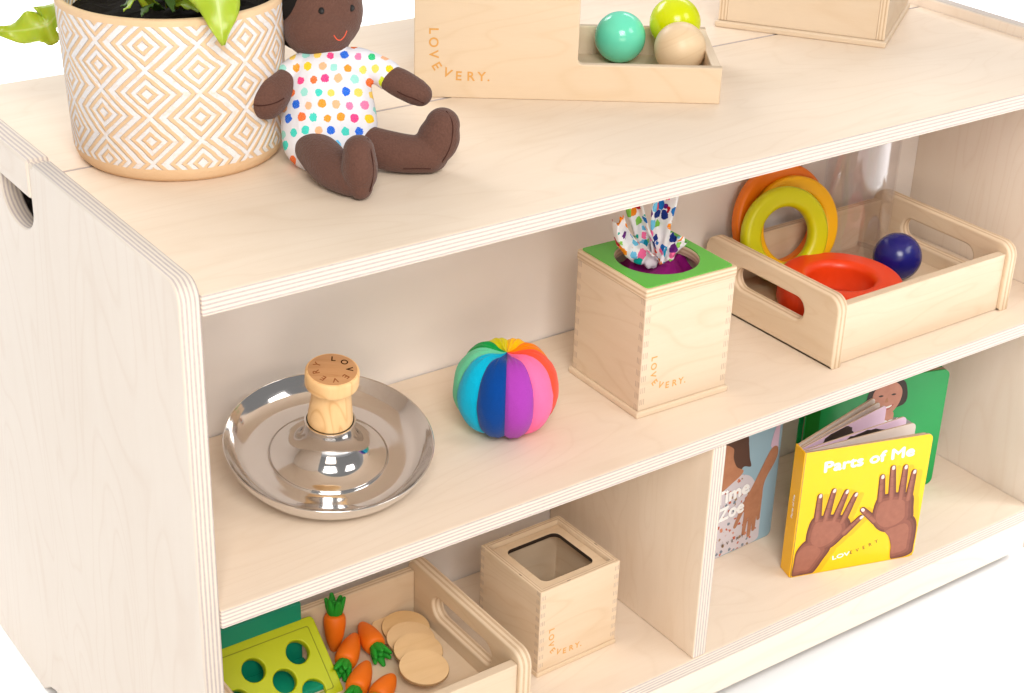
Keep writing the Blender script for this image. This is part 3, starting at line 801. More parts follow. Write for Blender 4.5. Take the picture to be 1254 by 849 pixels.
# ------------------------------------------------------------------ tissue box
def hollow(name, w, d, h, t, parent, z0=0., face='fbox'):
    bm = bmesh.new()
    def ring(x, y, z): return [bm.verts.new(v) for v in ((-x, -y, z), (x, -y, z), (x, y, z), (-x, y, z))]
    ob, ot = ring(w/2, d/2, z0), ring(w/2, d/2, z0+h)
    it, ib = ring(w/2-t, d/2-t, z0+h), ring(w/2-t, d/2-t, z0+.0002)
    for A, B in ((ob, ot), (ot, it), (it, ib)):
        for i in range(4): bm.faces.new((A[i], A[(i+1) % 4], B[(i+1) % 4], B[i]))
    bm.faces.new(ib); bm.faces.new(ob[::-1])
    bmesh.ops.recalc_face_normals(bm, faces=bm.faces)
    pass
    me = bpy.data.meshes.new(name); bm.to_mesh(me); bm.free()
    me.uv_layers.new(name='UVMap'); me.uv_layers.new(name='Joint'); U = me.uv_layers['UVMap']; N2 = me.uv_layers['Joint']
    for p in me.polygons:
        n = p.normal; c0 = p.center
        top = n.z > .7
        outer_ = (c0.x*n.x > w/2*.9*abs(n.x) and abs(n.x) > .5) or (c0.y*n.y > d/2*.9*abs(n.y) and abs(n.y) > .5)
        inner_ = abs(n.z) < .5 and not (max(abs(c0.x)/(w/2), abs(c0.y)/(d/2)) > .985)
        p.material_index = 1 if top and c0.z > z0+h*.9 else 0
        for li in p.loop_indices:
            c = me.vertices[me.loops[li].vertex_index].co
            if top and c0.z > z0+h*.9:
                if abs(abs(c0.x)-(w/2-t/2)) < t*.5 and abs(c0.x)/w >= abs(c0.y)/d: U.data[li].uv = (c.y, (abs(c.x)-w/2+t)/t)
                else: U.data[li].uv = (c.x, (abs(c.y)-d/2+t)/t)
                N2.data[li].uv = (2.2, 0)
            else:
                hx = abs(n.y) > abs(n.x)
                a = c.x if hx else c.y; ww = w if hx else d
                U.data[li].uv = ((c.x if hx else c.y+.3), c.z) if abs(n.z) < .7 else (c.x, c.y)
                N2.data[li].uv = (2.2, 0) if (inner_ or abs(n.z) > .7) else (a/ww+.5, (c.z-z0)/h + (0 if hx else .0526))
    o = link(name, me, parent, [M[face], M['tedge']])
    b = o.modifiers.new('b', 'BEVEL'); b.width = .0008; b.segments = 2; b.limit_method = 'ANGLE'
    return o
tb = thing('tissue_box', 'birch cube box with finger jointed corners and a green top with a round hole', 'wooden toy box', (.4672, .1030, Zm), R(-1.8))
board('base_board', (.1008, .1008, .0060), (0, 0, .0030), 2, 0, tb, 'tface', 'tface', .0016)
hollow('body', .0960, .0960, .1045, .006, tb, .0061)
plate('lid', rrect(-.0488, -.0488, .0488, .0488, .0016, 3), (circle(0, 0, .0362, 64),), .0092, 'z', (0, 0, .1107+.0046), 0, tb, 'tface', 'tedge', .0012)
plate('green_top', rrect(-.0462, -.0462, .0462, .0462, .0030, 3), (circle(0, 0, .0366, 64),), .0011, 'z', (0, 0, .1200+.00035), 0, tb, mats=[M['greentop'], M['greentop']], bev=.0002)
brand(((-.0340, -.0480, .0535), (1, 0, 0), (0, 0, 1), (0, -1, 0)), .0062, tb)
def cloth(name, R0, z, parent=None):
    vs, fs = [], []; n = 72; m = 18
    for j in range(m+1):
        for i in range(n):
            r = R0*j/m; a = 2*PI*i/n; x, y = r*math.cos(a), r*math.sin(a)
            q = x*.55-y*.83
            f = .0045*math.sin(q*230+4*noise.noise(Vector((x*30, y*30, 1))))+.004*noise.noise(Vector((x*55, y*55, 0)))+.003*abs(noise.noise(Vector((x*110, y*110, 4))))
            vs.append((x, y, z+f-.004*(j/m)**2))
    for j in range(m):
        for i in range(n): fs.append((j*n+i, j*n+(i+1) % n, (j+1)*n+(i+1) % n, (j+1)*n+i))
    me = bpy.data.meshes.new(name); me.from_pydata(vs, [], fs); me.update()
    return link(name, me, parent, M['purple'], True)
pc = cloth('purple_scarf', .0395, .0); pc.location = (.4672, .1030, Zm+.1100)
tag(pc, 'crumpled purple cloth filling the round hole of the green topped box', 'scarf')
def ribbon(vs, fs, uv, pts, widths, side, fold, seed):
    C_ = catmull([(*p, w, fo) for p, w, fo in zip(pts, widths, fold)], 9); m = len(C_); K = 14; b = len(vs); side = Vector(side).normalized(); acc = 0
    for i, s in enumerate(C_):
        p = Vector(s[:3]); d = (Vector(C_[min(i+1, m-1)][:3])-Vector(C_[max(i-1, 0)][:3])).normalized()
        if i: acc += (p-Vector(C_[i-1][:3])).length
        a = (side-d*side.dot(d)).normalized(); nrm = a.cross(d)
        for k in range(K+1):
            t = k/K*2-1
            off = s[4]*math.cos(t*PI*1.1+seed)+.0034*noise.noise(Vector((t*2.6+seed*3, i*.30, seed)))
            jag = .0025*noise.noise(Vector((t*4, seed, 9))) if i == m-1 else 0
            vs.append(p+a*t*s[3]*.5+nrm*off+d*jag*2); uv.append((t*s[3]*.8+seed, acc+seed))
    for i in range(m-1):
        for k in range(K):
            q = b+i*(K+1)+k; fs.append((q, q+1, q+K+2, q+K+1))
vs, fs, uv = [], [], []
SD = (.80, -.6, 0)
z0 = .399
ribbon(vs, fs, uv, [(.4700,.106,z0), (.4560,.105,.408), (.4400,.105,.421), (.4290,.105,.435), (.4235,.105,.451)], [.008, .018, .020, .015, .010], SD, [.003, .004, .005, .005, .004], 1.)
ribbon(vs, fs, uv, [(.4720,.112,z0), (.4660,.113,.415), (.4560,.114,.435), (.4480,.115,.456), (.4440,.116,.478)], [.007, .012, .014, .015, .014], SD, [.003, .004, .003, .004, .003], 2.3)
ribbon(vs, fs, uv, [(.4730,.108,z0), (.4740,.109,.420), (.4750,.110,.440), (.4790,.111,.462), (.4820,.112,.492)], [.008, .015, .018, .022, .024], SD, [.003, .003, .004, .004, .003], 3.4)
ribbon(vs, fs, uv, [(.4740,.103,z0), (.4770,.102,.404), (.4815,.101,.414), (.4880,.100,.4235)], [.006, .010, .012, .017], SD, [.002, .003, .003, .002], 4.6)
me = bpy.data.meshes.new('patterned_tissue'); me.from_pydata(vs, [], fs); me.update()
L_ = me.uv_layers.new(name='UVMap')
for lp in me.loops: L_.data[lp.index].uv = uv[lp.vertex_index]
tis = link('patterned_tissue', me, None, M['tissue'], True); s_ = tis.modifiers.new('s', 'SOLIDIFY'); s_.thickness = .0004
tag(tis, 'crinkled white tissue with colourful spots pulled up out of the green topped box', 'tissue')

# ------------------------------------------------------------------ trays
TW, TD, TH, FH = .2433, .1785, .0702, .0593
def tray(label, loc):
    t = thing('handled_tray', label, 'tray', loc, 0, 'wooden trays with handle slots')
    slot = rrect(.0430, .0300, .1355, .0525, .0112, 6)
    o0 = rrect(0, 0, TD, TH, [.001, .001, .014, .014], 8)
    for x in (.0062, TW-.0062): plate('side_panel', o0, (slot,), .0124, 'x', (x, 0, 0), 1, t, 'tface', 'tedge', .0024)
    board('front_panel', (TW-.0252, .0090, FH), (TW/2, .0090, FH/2+.0006), 1, 0, t, 'tface', 'tface', .0008)
    board('back_panel', (TW-.0252, .0090, FH), (TW/2, TD-.0080, FH/2+.0006), 1, 0, t, 'tface', 'tedge', .0008)
    board('base_board', (TW-.0252, TD-.022, .0060), (TW/2, TD/2, .0115), 2, 0, t, 'tface', 'tface', .0003)
    return t
tray('birch tray with handle slots holding coloured rings and a navy ball, middle shelf', (.6225, .0297, Zm))
tray('birch tray with handle slots holding carrots and wooden discs, bottom shelf', (.0435, .0165, Zb))

# rings
def ring_toy(label, ro, ri, t, center, normal, mat, bevel=.004, wob=0):
    prof = []
    for (cx, cy, a0) in ((ro-bevel, -t/2+bevel, -90), (ro-bevel, t/2-bevel, 0), (ri+bevel, t/2-bevel, 90), (ri+bevel, -t/2+bevel, 180)):
        for i in range(7): a = R(a0+90*i/6); prof.append((cx+bevel*math.cos(a), cy+bevel*math.sin(a)))
    o = lathe('nesting_ring', prof, None, M[mat], 96, closed=True); o.location = center
    o.rotation_mode = 'QUATERNION'; o.rotation_quaternion = Vector((0, 0, 1)).rotation_difference(Vector(normal).normalized())
    return tag(o, label, 'ring', 'coloured wooden rings in the tray')
ring_toy('orange ring standing at the back of the row of rings in the tray', .0560, .0400, .013, (.7060, .1945, .3590), (-.10, -.97, .22), 'r_ora')
ring_toy('yellow ring standing between the orange ring and the lime ring', .0505, .0350, .013, (.7125, .1830, .3540), (-.20, -.95, .25), 'r_yel')
ring_toy('lime green ring standing in front of the yellow ring', .0472, .0275, .015, (.6890, .1700, .3555), (-.22, -.94, .26), 'r_lime', .006)
ring_toy('thick red orange ring lying flat inside the tray', .0590, .0305, .0330, (.7010, .1020, .3033+.0166), (0, 0, 1), 'r_red', .0075)
bb = ball('toy_ball', .0238, (.7965, .1180, .3033+.0239), 'blueball', 'glossy navy blue ball resting in the tray beside the red orange ring')
# tube
tp = [(.0, .0), (.024, .0), (.0325, .0012), (.0345, .005), (.0352, .012), (.0352, .195), (.0375, .1958), (.0375, .1985), (.0338, .1985), (.0338, .012), (.0328, .006), (.024, .0022), (.0, .0020)]
tu = lathe('clear_tube', [tuple(q) for q in catmull(tp, 3)], None, M['acrylic'], 72); tu.location = (.7960, .1780, .3034)
tag(tu, 'tall clear acrylic tube standing in the tray behind the navy ball', 'tube')

# ------------------------------------------------------------------ bottom: lid board, teal box, carrots, discs
nrm = Vector((0, -.643, .766)); upv = Vector((0, .766, .643))
cb = thing('carrot_board', 'lime green board with round holes leaning in the bottom left tray', 'toy board', (.1080, .1213, .0675))
cb.rotation_euler = (math.atan2(.643, .766), 0, 0)
bw, bl = .1130, .0700
holes = [circle(x, y, .0104, 40) for x, y in ((.0311, .0440), (-.0113, .0430), (.0105, .0250), (-.034, .0230), (-.0113, .0080), (.0311, .0080))]
plate('board', rrect(-bw/2, -.003, bw/2, bl, .0045), holes, .0085, 'z', (0, 0, -.0043), 0, cb, mats=[M['limeboard'], M['limeboard']], bev=.0012)
g_o = rrect(-bw/2+.0075, .004, bw/2-.0075, bl-.0075, .002); g_i = rrect(-bw/2+.0083, .0048, bw/2-.0083, bl-.0083, .002)
plate('groove_line', g_o, (g_i,), .0003, 'z', (0, 0, .0001), 0, cb, mats=[M['groove'], M['groove']], bev=.00005)
tl = thing('teal_box', 'teal plastic box behind the lime green board in the bottom left tray', 'toy box', (.1040, .1795, .0672))
board('back_panel', (.1000, .0120, .0620), (0, .0010, .0312), 1, 0, tl, 'tealbox', 'tealbox', .001)
board('base_board', (.1000, .0440, .0050), (0, -.0275, .0026), 2, 0, tl, 'tealbox', 'tealbox', .001)

def carrot(label, butt, tip, r=.0103, crown=0):
    b, t = Vector(butt), Vector(tip); Lg = (t-b).length
    c = thing('toy_carrot', label, 'toy carrot', tuple(b), 0, 'toy carrots in the bottom tray')
    c.rotation_mode = 'QUATERNION'; c.rotation_quaternion = Vector((0, 0, 1)).rotation_difference((t-b).normalized())
    pr = [(.0, 0), (r*.62, .0002), (r*.9, .002), (r, .007), (r*.97, Lg*.35), (r*.80, Lg*.62), (r*.52, Lg*.85), (r*.28, Lg*.97), (.0, Lg)]
    lathe('root', [(max(q[0], 0), q[1]) for q in catmull(pr, 4)], c, M['carrot'], 32)
    bm = bmesh.new()
    for i in range(6):
        a = 2*PI*i/6+.3; h = .013+.002*(i % 2)
        loft_bm(bm, [(.0020*math.cos(a), .0020*math.sin(a), .001, .0040, .0040), (.0050*math.cos(a), .0050*math.sin(a), -.006, .0042, .0032), (.0080*math.cos(a), .0080*math.sin(a), -h, .0020, .0016)], 10, 4)
    loft_bm(bm, [(0, 0, .001, .0045, .0045), (0, 0, -.006, .0050, .0050), (0, 0, -.009, .003, .003)], 14, 4)
    me = bpy.data.meshes.new('leaf_top'); bm.to_mesh(me); bm.free(); link('leaf_top', me, c, M['carrot_top'], True)
carrot('orange toy carrot standing upright with its green top against the tray back', (.1868, .1745, .1050), (.1822, .1690, .0690), .0098)
carrot('orange toy carrot lying just in front of the upright carrot, green top hidden low', (.1760, .1400, .0775), (.2035, .1675, .0800))
carrot('orange toy carrot lying beside the wooden discs with its green top toward them', (.2105, .1440, .0775), (.2150, .1780, .0805))
carrot('orange toy carrot lying nearest the corner of the lime green board', (.1650, .1030, .0775), (.1935, .1300, .0780))
carrot('orange toy carrot lying in front of the wooden discs, tip just in view', (.1750, .0840, .0775), (.2020, .1015, .0790))
for i, (x, y, z, lab) in enumerate([(.2435, .1655, .0688, 'plain wooden disc at the bottom and far left of the fanned discs'), (.2505, .1590, .0715, 'plain wooden disc second from the bottom of the fanned discs'),
        (.2435, .1395, .0744, 'plain wooden disc in the middle of the fanned discs'), (.2381, .1189, .0773, 'plain wooden disc just under the topmost of the fanned discs'), (.2274, .0929, .0802, 'plain wooden disc lying topmost and nearest of the fanned discs')]):
    d = lathe('wooden_disc', [(0, 0), (.0213, 0), (.0218, .0005), (.0218, .0023), (.0215, .0028), (0, .0028)], None, [M['disc'], M['disc_edge']], 64, smooth=False, uvscale=lambda u, c: (c.x+.1*c.z, c.y), matfn=lambda j: 1 if 1 <= j <= 3 else 0)
    d.location = (x, y, z); d.rotation_euler = (R(7), R(-2+i), 0)
    tag(d, lab, 'disc', 'wooden discs in the bottom tray')

# ------------------------------------------------------------------ open wooden box (bottom middle)
wb = thing('open_box', 'birch cube box with a square opening in its top, on the bottom shelf', 'wooden toy box', (.3675, .1030, Zb), R(1.2))
board('base_board', (.0910, .0910, .0048), (0, 0, .0024), 2, 0, wb, 'tface', 'tface', .0012)
hollow('body', .0890, .0890, .0857, .0062, wb, .0050)
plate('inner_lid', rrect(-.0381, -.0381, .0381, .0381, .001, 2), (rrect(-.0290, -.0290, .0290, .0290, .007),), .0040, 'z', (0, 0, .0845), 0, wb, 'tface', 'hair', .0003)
brand(((-.0302, -.0445, .0455), (1, 0, 0), (0, 0, 1), (0, -1, 0)), .0060, wb)

# ------------------------------------------------------------------ books
HBk = .1415
def cover_plate(name, w, h, t, parent, mat, rz=0., loc=(0,0,0), r=.006, edge='page_edge'):
    o = plate(name, rrect(0, 0, w, h, [0, r, r, 0], 6), (), t, 'y', loc, 0, parent, mats=[M[mat], M[edge]], bev=.0002)
    o.rotation_euler = (0, 0, rz); return o
ay = math.atan2(-.0395, .1309)
yb = thing('board_book', 'yellow board book with two hands on its cover, standing fanned open', 'book', (.6217, .0455, Zb+.0003), ay)
cover_plate('front_cover', .1367, HBk, .0022, yb, 'yellow', 0, (0, .0011, 0))
spine = board('spine', (.0014, .0185, HBk-.0004), (-.0008, .0098, HBk/2), 0, 2, yb, 'yellow_sp', 'yellow_sp', .0003)
def leafp(deg, y, mat, w=.134): return cover_plate('page', w, HBk-.002, .0017, yb, mat, R(deg), (.0012, y, .0005))
leafp(1.2, .0032, 'page'); leafp(9.0, .0058, 'page'); p3 = leafp(14.0, .0080, 'page_pink')
p4 = leafp(24.0, .0118, 'page_pink'); leafp(26.6, .0142, 'page')
cover_plate('back_cover', .134, HBk, .0022, yb, 'page', R(28.2), (.0006, .0172, 0))
# pictures on the open pages: dark curly hair seen at the page tops
for pg, (hx, hz_, rx, rz_) in ((p3, (.075, HBk-.020, .036, .016)), (p4, (.055, HBk-.022, .026, .022))):
    bm = bmesh.new(); fr = ((0, -.00087, 0), (1, 0, 0), (0, 0, 1), (0, -1, 0))
    random.seed(5)
    pts = [(hx+rx*math.cos(2*PI*i/40)*(1+.10*random.random()), min(HBk-.0026, hz_+rz_*math.sin(2*PI*i/40)*(1+.18*random.random()))) for i in range(40)]
    print_poly(bm, pts, fr, .0002, 0)
    print_poly(bm, smooth_poly([(hx-.018, hz_-.03), (hx+.018, hz_-.03), (hx+.016, hz_-.008), (hx-.016, hz_-.008)]), fr, .0004, 1)
    finish_print('page_picture', bm, pg, [M['hair'], M['skin3']])
fr = ((0, 0, 0), (1, 0, 0), (0, 0, 1), (0, -1, 0))
def word(t, x0, x1, v0, v1, h, name, parent, mat, frame, bold=.022):
    V, F = glyphs(t, bold); xs = [p.x for p in V]; w0 = max(xs)-min(xs); s_ = h/.727
    O, X, Y, Nn = [Vector(a) for a in frame]; a = math.atan2(v1-v0, x1-x0); k = (x1-x0)/(w0*s_*math.cos(a))
    D1 = X*math.cos(a)+Y*math.sin(a); U1 = Y*math.cos(a)-X*math.sin(a); c0 = (max(xs)+min(xs))/2
    vs, FF = [], []; w_ = h*.055
    for n_, (dx, dy) in enumerate(((-w_, 0), (w_, 0), (0, w_), (0, -w_), (0, 0))):
        b_ = len(vs)
        vs += [O+X*((x0+x1)/2)+Y*((v0+v1)/2)+D1*((p.x-c0)*s_*k+dx)+U1*((p.y-.3635)*s_+dy)+Nn*(.00012+.00001*n_+p.z*s_*.6) for p in V]
        FF += [tuple(q+b_ for q in f) for f in F]
    F = FF
    me = bpy.data.meshes.new(name); me.from_pydata(vs, [], F); me.update()
    return link(name, me, parent, M[mat])
word('Parts of Me', .0215, .1180, .1226, .1262, .0118, 'title', yb, 'white', fr, 0.)
word('LOV', .0440, .0625, .0150, .0175, .0046, 'cover_lettering', yb, 'white', fr, 0.)
lettering('cover_lettering', [(c, .0640+.0068*i, .0180+.00115*i+.0002*i*i, R(8+3*i), .0040) for i, c in enumerate('EVERY')], fr, yb, M['dark_print'], .01)
sp = ((-.00155, .0068, 0), (0, 0, 1), (0, 1, 0), (-1, 0, 0))
word('Parts of Me', .0640, .0900, 0, 0, .0028, 'spine_lettering', spine, 'white', ((-.00085, 0, -HBk/2), (0, 0, 1), (0, 1, 0), (-1, 0, 0)), .01).location = (0, 0, 0)
# the printed hands
def hand(tips, bases, palm, wrist, rt, rb, nails=True):
    bm = bmesh.new(); sh_ = lambda P_, k=1.: [(min(.1352, p[0]+.0065*k), max(.0012, p[1]-.0015*k)) for p in P_]
    for i, (a, b) in enumerate(zip(bases, tips)): print_poly(bm, sh_(capsule(a, b, rb*.9, rt)), fr, .00012+.00001*i, 3, .0001)
    print_poly(bm, sh_(smooth_poly(palm)), fr, .00018, 3, .0001); print_poly(bm, sh_(smooth_poly(wrist)), fr, .0002, 3, .0001)
    def shrink(P_, k, dx=0., dy=0.):
        cx = sum(p[0] for p in P_)/len(P_); cy = sum(p[1] for p in P_)/len(P_)
        return [(cx+(p[0]-cx)*k+dx, max(.0011, cy+(p[1]-cy)*k+dy)) for p in P_]
    for q_, (k1, k2) in enumerate(((1., 1.), (.92, .82), (.82, .62), (.68, .38))):  # shading drawn into the print: dark rims, lighter cores shifted to the lit left
        L0 = .0003+.00016*q_
        print_poly(bm, shrink(smooth_poly(wrist), k1, -.0012*q_, 0), fr, L0, 4+q_, .00002)
        print_poly(bm, shrink(smooth_poly(palm), k1+.02, -.0010*q_, -.0003*q_), fr, L0+.00002, 4+q_, .00002)
        for i, (a, b) in enumerate(zip(bases, tips)):
            w_ = rb*(.95 if i != 4 else .9)
            print_poly(bm, [(x-.0004*q_, y) for x, y in capsule(a, b, w_*k2, rt*k2)], fr, L0+.00003+.00001*i, 4+q_, .00001)
    for i, (a, b) in enumerate(zip(bases, tips)):
        for f_ in (.42, .72):      # knuckle creases
            c_ = Vector(a).lerp(Vector(b), f_); d_ = (Vector(b)-Vector(a)).normalized(); t_ = Vector((-d_.y, d_.x))*rt*.75
            print_poly(bm, capsule(c_-t_, c_+t_, .00020, .00020, 4), fr, .00112, 5, .00002)
        if nails:
            d = (Vector(b)-Vector(a)).normalized(); q = Vector(b)+d*rt*.15
            print_poly(bm, capsule(q-d*.0006, q+d*.0010, rt*.55, rt*.5, 6), fr, .0013, 2, .0001)
    finish_print('printed_hand', bm, yb, [M['skin1'], M['skin2'], M['nail'], M['shade_print'], M['tone0'], M['tone1'], M['tone2'], M['tone3']])
hand([(.0205, .0905), (.0350, .0940), (.0490, .0905), (.0595, .0855), (.0690, .0580)],
     [(.0210, .0630), (.0300, .0610), (.0400, .0590), (.0490, .0560), (.0530, .0430)],
     [(.0150, .0640), (.0280, .0670), (.0420, .0655), (.0545, .0600), (.0590, .0480), (.0520, .0380), (.0400, .0280), (.0250, .0260), (.0120, .0380)],
     [(.0028, .0310), (.0130, .0420), (.0300, .0400), (.0400, .0290), (.0330, .0150), (.0235, .0012), (.0120, .0005), (.0012, .0005), (.0012, .0160)], .0030, .0046)
hand([(.0865, .1010), (.0970, .1095), (.1110, .1080), (.1215, .1010), (.0700, .0665)],
     [(.0890, .0740), (.1010, .0740), (.1115, .0720), (.1200, .0700), (.0860, .0510)],
     [(.0850, .0760), (.0960, .0800), (.1110, .0790), (.1240, .0745), (.1270, .0600), (.1275, .0450), (.1130, .0360), (.0980, .0360), (.0870, .0440), (.0820, .0560)],
     [(.0960, .0420), (.1120, .0480), (.1270, .0500), (.1345, .0380), (.1350, .0120), (.1340, .0045), (.1250, .0012), (.1110, .0010), (.1090, .0160), (.1040, .0300)], .0032, .0048)

# green book
ag = R(-16)
gb = thing('board_book', 'green board book with a smiling child on its cover, behind the yellow book', 'book', (.8715-.163*math.cos(ag), .0907-.163*math.sin(ag), Zb+.0003), ag)
gw = .1650
cover_plate('front_cover', gw, .1400, .0022, gb, 'green_cover', 0, (0, .0011, 0), .008, 'green_cover')
board('page_block', (gw-.006, .0090, .1360), (gw/2+.0015, .0069, .0690), 1, 0, gb, 'page', 'page_edge', .0003)
cover_plate('back_cover', gw, .1400, .0022, gb, 'green_cover', 0, (0, .0127, 0), .008, 'green_cover')
board('spine_band', (.0160, .0002, .1395), (.0081, -.0002, .0700), 1, 0, gb, 'green_spine', 'green_spine', 0)
bm = bmesh.new(); cxh = .0925
print_poly(bm, smooth_poly([(cxh-.036, .062), (cxh-.034, .084), (cxh-.012, .092), (cxh+.012, .092), (cxh+.034, .083), (cxh+.040, .062), (cxh+.030, .004), (cxh-.030, .004)]), fr, .0003, 0)
print_poly(bm, smooth_poly([(cxh-.020, .104), (cxh-.022, .128), (cxh-.012, .1375), (cxh+.012, .1375), (cxh+.022, .128), (cxh+.021, .106)]), fr, .0004, 1)
print_poly(bm, smooth_poly([(cxh-.010, .088), (cxh-.009, .100), (cxh+.009, .100), (cxh+.010, .088), (cxh, .083)]), fr, .0005, 2)
print_poly(bm, smooth_poly([(cxh-.016, .110), (cxh-.017, .124), (cxh-.008, .134), (cxh+.008, .134), (cxh+.017, .124), (cxh+.016, .110), (cxh+.008, .0985), (cxh, .0965), (cxh-.008, .0985)]), fr, .0006, 2)
print_poly(bm, smooth_poly([(cxh-.009, .1085), (cxh, .1065), (cxh+.009, .1085), (cxh+.005, .1035), (cxh, .1020), (cxh-.005, .1035)]), fr, .0007, 3)
print_poly(bm, smooth_poly([(cxh-.007, .1078), (cxh, .1064), (cxh+.007, .1078), (cxh+.004, .1050), (cxh-.004, .1050)]), fr, .0008, 4)
for s in (-1, 1): print_poly(bm, smooth_poly([(cxh+s*.0075-.003, .1200), (cxh+s*.0075, .1212), (cxh+s*.0075+.003, .1200), (cxh+s*.0075, .1190)]), fr, .0007, 1)
print_poly(bm, smooth_poly([(cxh-.002, .1125), (cxh, .1175), (cxh+.002, .1125), (cxh, .1115)]), fr, .0007, 5)
finish_print('cover_picture', bm, gb, [M['grey_shirt'], M['hair'], M['skin3'], M['lips'], M['white'], M['skin4']])
word('First', .0740, .1120, .0880, .0880, .0125, 'title', gb, 'white', ((0, -.0010, 0), (1, 0, 0), (0, 0, 1), (0, -1, 0)), 0.)

# blue book
bb_ = thing('board_book', 'pale blue board book with a floral shirt on its cover, standing beside the divider', 'book', (.6578-.137, .1128-.0048, Zb+.0003), R(2))
bwid = .137
cover_plate('front_cover', bwid, HBk, .0022, bb_, 'blue_cover', 0, (0, .0011, 0), .006)
board('page_block', (bwid-.006, .0090, HBk-.004), (bwid/2+.0015, .0069, HBk/2), 1, 0, bb_, 'page', 'page_edge', .0003)
cover_plate('back_cover', bwid, HBk, .0022, bb_, 'blue_cover', 0, (0, .0127, 0), .006)
bm = bmesh.new(); X0 = bwid
def q(*pts): return smooth_poly([(X0+a, max(.0012, b+.0008)) for a, b in pts])
print_poly(bm, q((-.082, .082), (-.060, .089), (-.040, .083), (-.028, .066), (-.020, .045), (-.018, .015), (-.022, .0006), (-.060, .0006), (-.110, .0006), (-.125, .030), (-.115, .070)), fr, .0003, 0)
print_poly(bm, q((-.085, .134), (-.068, .133), (-.050, .133), (-.046, .120), (-.043, .105), (-.040, .094), (-.050, .097), (-.058, .092), (-.085, .090)), fr, .00045, 1)
print_poly(bm, q((-.085, .128), (-.068, .124), (-.066, .112), (-.060, .100), (-.050, .092), (-.062, .084), (-.085, .080)), fr, .0006, 2)
print_poly(bm, q((-.0045, .133), (-.004, .110), (-.004, .104), (-.014, .107), (-.012, .122), (-.008, .132)), fr, .00045, 3)
print_poly(bm, q((-.006, .106), (-.003, .098), (-.006, .088), (-.016, .073), (-.019, .062), (-.020, .045), (-.034, .040), (-.046, .044), (-.044, .056), (-.036, .067), (-.026, .084), (-.014, .104)), fr, .0006, 2)
for a, b in (((-.044, .052), (-.054, .030)), ((-.039, .045), (-.041, .017)), ((-.033, .045), (-.033, .012)), ((-.028, .046), (-.027, .017)), ((-.023, .050), (-.0215, .028))):
    print_poly(bm, capsule((X0+a[0], a[1]), (X0+b[0], b[1]), .0038, .0022), fr, .0007+.00008*abs(a[0]*50), 2)
finish_print('cover_picture', bm, bb_, [M['floral'], M['brownhair'], M['skin4'], M['page_pink']])
fb2 = ((0, -.0012, 0), (1, 0, 0), (0, 0, 1), (0, -1, 0))
word('Time', X0-.0865, X0-.0405, .0715, .0735, .0150, 'title', bb_, 'white', fb2, 0.)
word('Zoe', X0-.0790, X0-.0455, .0520, .0530, .0150, 'title', bb_, 'white', fb2, 0.)
lettering('cover_lettering', [(c, X0-.0900+.0068*i, .0130+.0003*i, R(6), .0038) for i, c in enumerate('LOVEVERY')][3:], fb2, bb_, M['dark_print'], .01)

# ------------------------------------------------------------------ camera
cam = bpy.data.cameras.new('Camera'); co = bpy.data.objects.new('Camera', cam); col.objects.link(co)
RW = Vector((0.81486114, -0.57886121, 0.03034833)); DN = Vector((-0.24148684, -0.38660445, -0.89006803)); FW = Vector((0.52695865, 0.71795313, -0.45481631))
m = Matrix((RW, -DN, -FW)).transposed().to_4x4(); m.translation = Vector((-.38564295, -.85475679, .97070734))
co.matrix_world = m
cam.sensor_fit = 'HORIZONTAL'; cam.sensor_width = 36.; cam.lens = 36.*2000.41/1254.
cam.clip_start = .02; cam.clip_end = 200
sc.camera = co

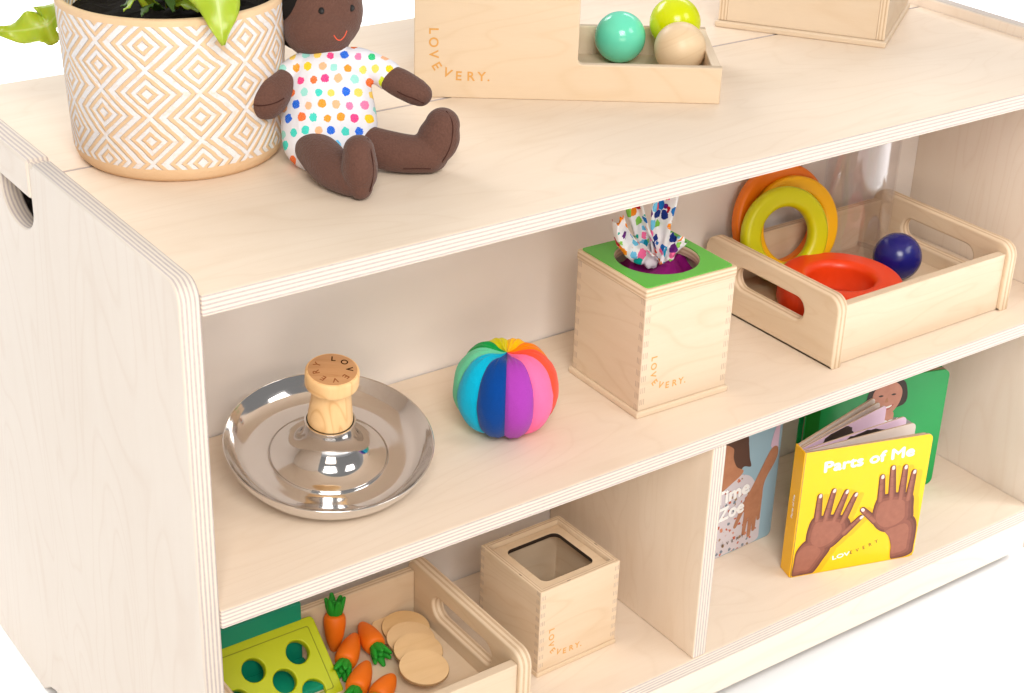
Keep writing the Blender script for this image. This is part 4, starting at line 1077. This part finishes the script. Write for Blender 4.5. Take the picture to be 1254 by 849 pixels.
# ------------------------------------------------------------------ light: high front key, added unseen fills, world dimmed behind the camera
def area(name, loc, target, size, power, color=(1,1,1), sy=None):
    l = bpy.data.lights.new(name, 'AREA'); l.energy = power; l.color = color; l.size = size
    if sy: l.shape = 'RECTANGLE'; l.size_y = sy
    o = bpy.data.objects.new(name, l); col.objects.link(o); o.location = loc
    o.rotation_euler = (Vector(target)-Vector(loc)).to_track_quat('-Z', 'Y').to_euler(); return o
area('key_fill_light', (-.50, -1.55, 1.90), (.42, .10, .35), 1.0, 44, (1., .97, .92), .9)
area('key_fill_light', (1.3, -1.6, 2.0), (.50, .1, .3), .8, 13, (1., .97, .93), .8)
area('key_fill_light', (-.60, -1.8, .62), (.60, .15, .22), 1.1, 12.5, (1., .86, .73), .8)  # low warm fill, added out of view to brighten the shelf bays
area('added_floor_fill', (2.1, -1.3, 2.0), (1.75, -1.0, 0), .8, 28, (1., 1., 1.), .8).data.spread = R(70)  # unseen lamp added to whiten the floor at front right
area('added_floor_fill', (-.2, 3.4, 2.4), (0, 2.6, 0), 2.6, 95, (1., 1., 1.), 1.6).data.spread = R(110)  # added behind the unit to whiten the far floor
area('added_floor_fill', (3.4, 1.8, 2.4), (3.0, 1.4, 0), 1.8, 60, (1., 1., 1.), 1.6).data.spread = R(100)  # added to whiten the floor beyond the right end
w = bpy.data.worlds.new('World'); sc.world = w; w.use_nodes = True
nt = w.node_tree; nt.nodes.clear()
out = nt.nodes.new('ShaderNodeOutputWorld'); bg = nt.nodes.new('ShaderNodeBackground')
tc = nt.nodes.new('ShaderNodeTexCoord'); sp_ = nt.nodes.new('ShaderNodeSeparateXYZ'); nt.links.new(tc.outputs['Generated'], sp_.inputs[0])
rp = nt.nodes.new('ShaderNodeValToRGB'); mp = nt.nodes.new('ShaderNodeMapRange')
nt.links.new(sp_.outputs[1], mp.inputs[0]); mp.inputs[1].default_value = -1; mp.inputs[2].default_value = 1
nt.links.new(mp.outputs[0], rp.inputs[0])
e = rp.color_ramp.elements; e[0].position = .30; e[0].color = (.26, .255, .25, 1); e[1].position = .56; e[1].color = (.55, .55, .56, 1)
nt.links.new(rp.outputs[0], bg.inputs[0]); bg.inputs[1].default_value = 1.0; nt.links.new(bg.outputs[0], out.inputs[0])

vs_ = sc.view_settings; vs_.view_transform = 'Standard'; vs_.look = 'None'; vs_.exposure = -.02; vs_.gamma = 1; vs_.use_curve_mapping = False
sc.cycles.max_bounces = 10; sc.cycles.transparent_max_bounces = 16
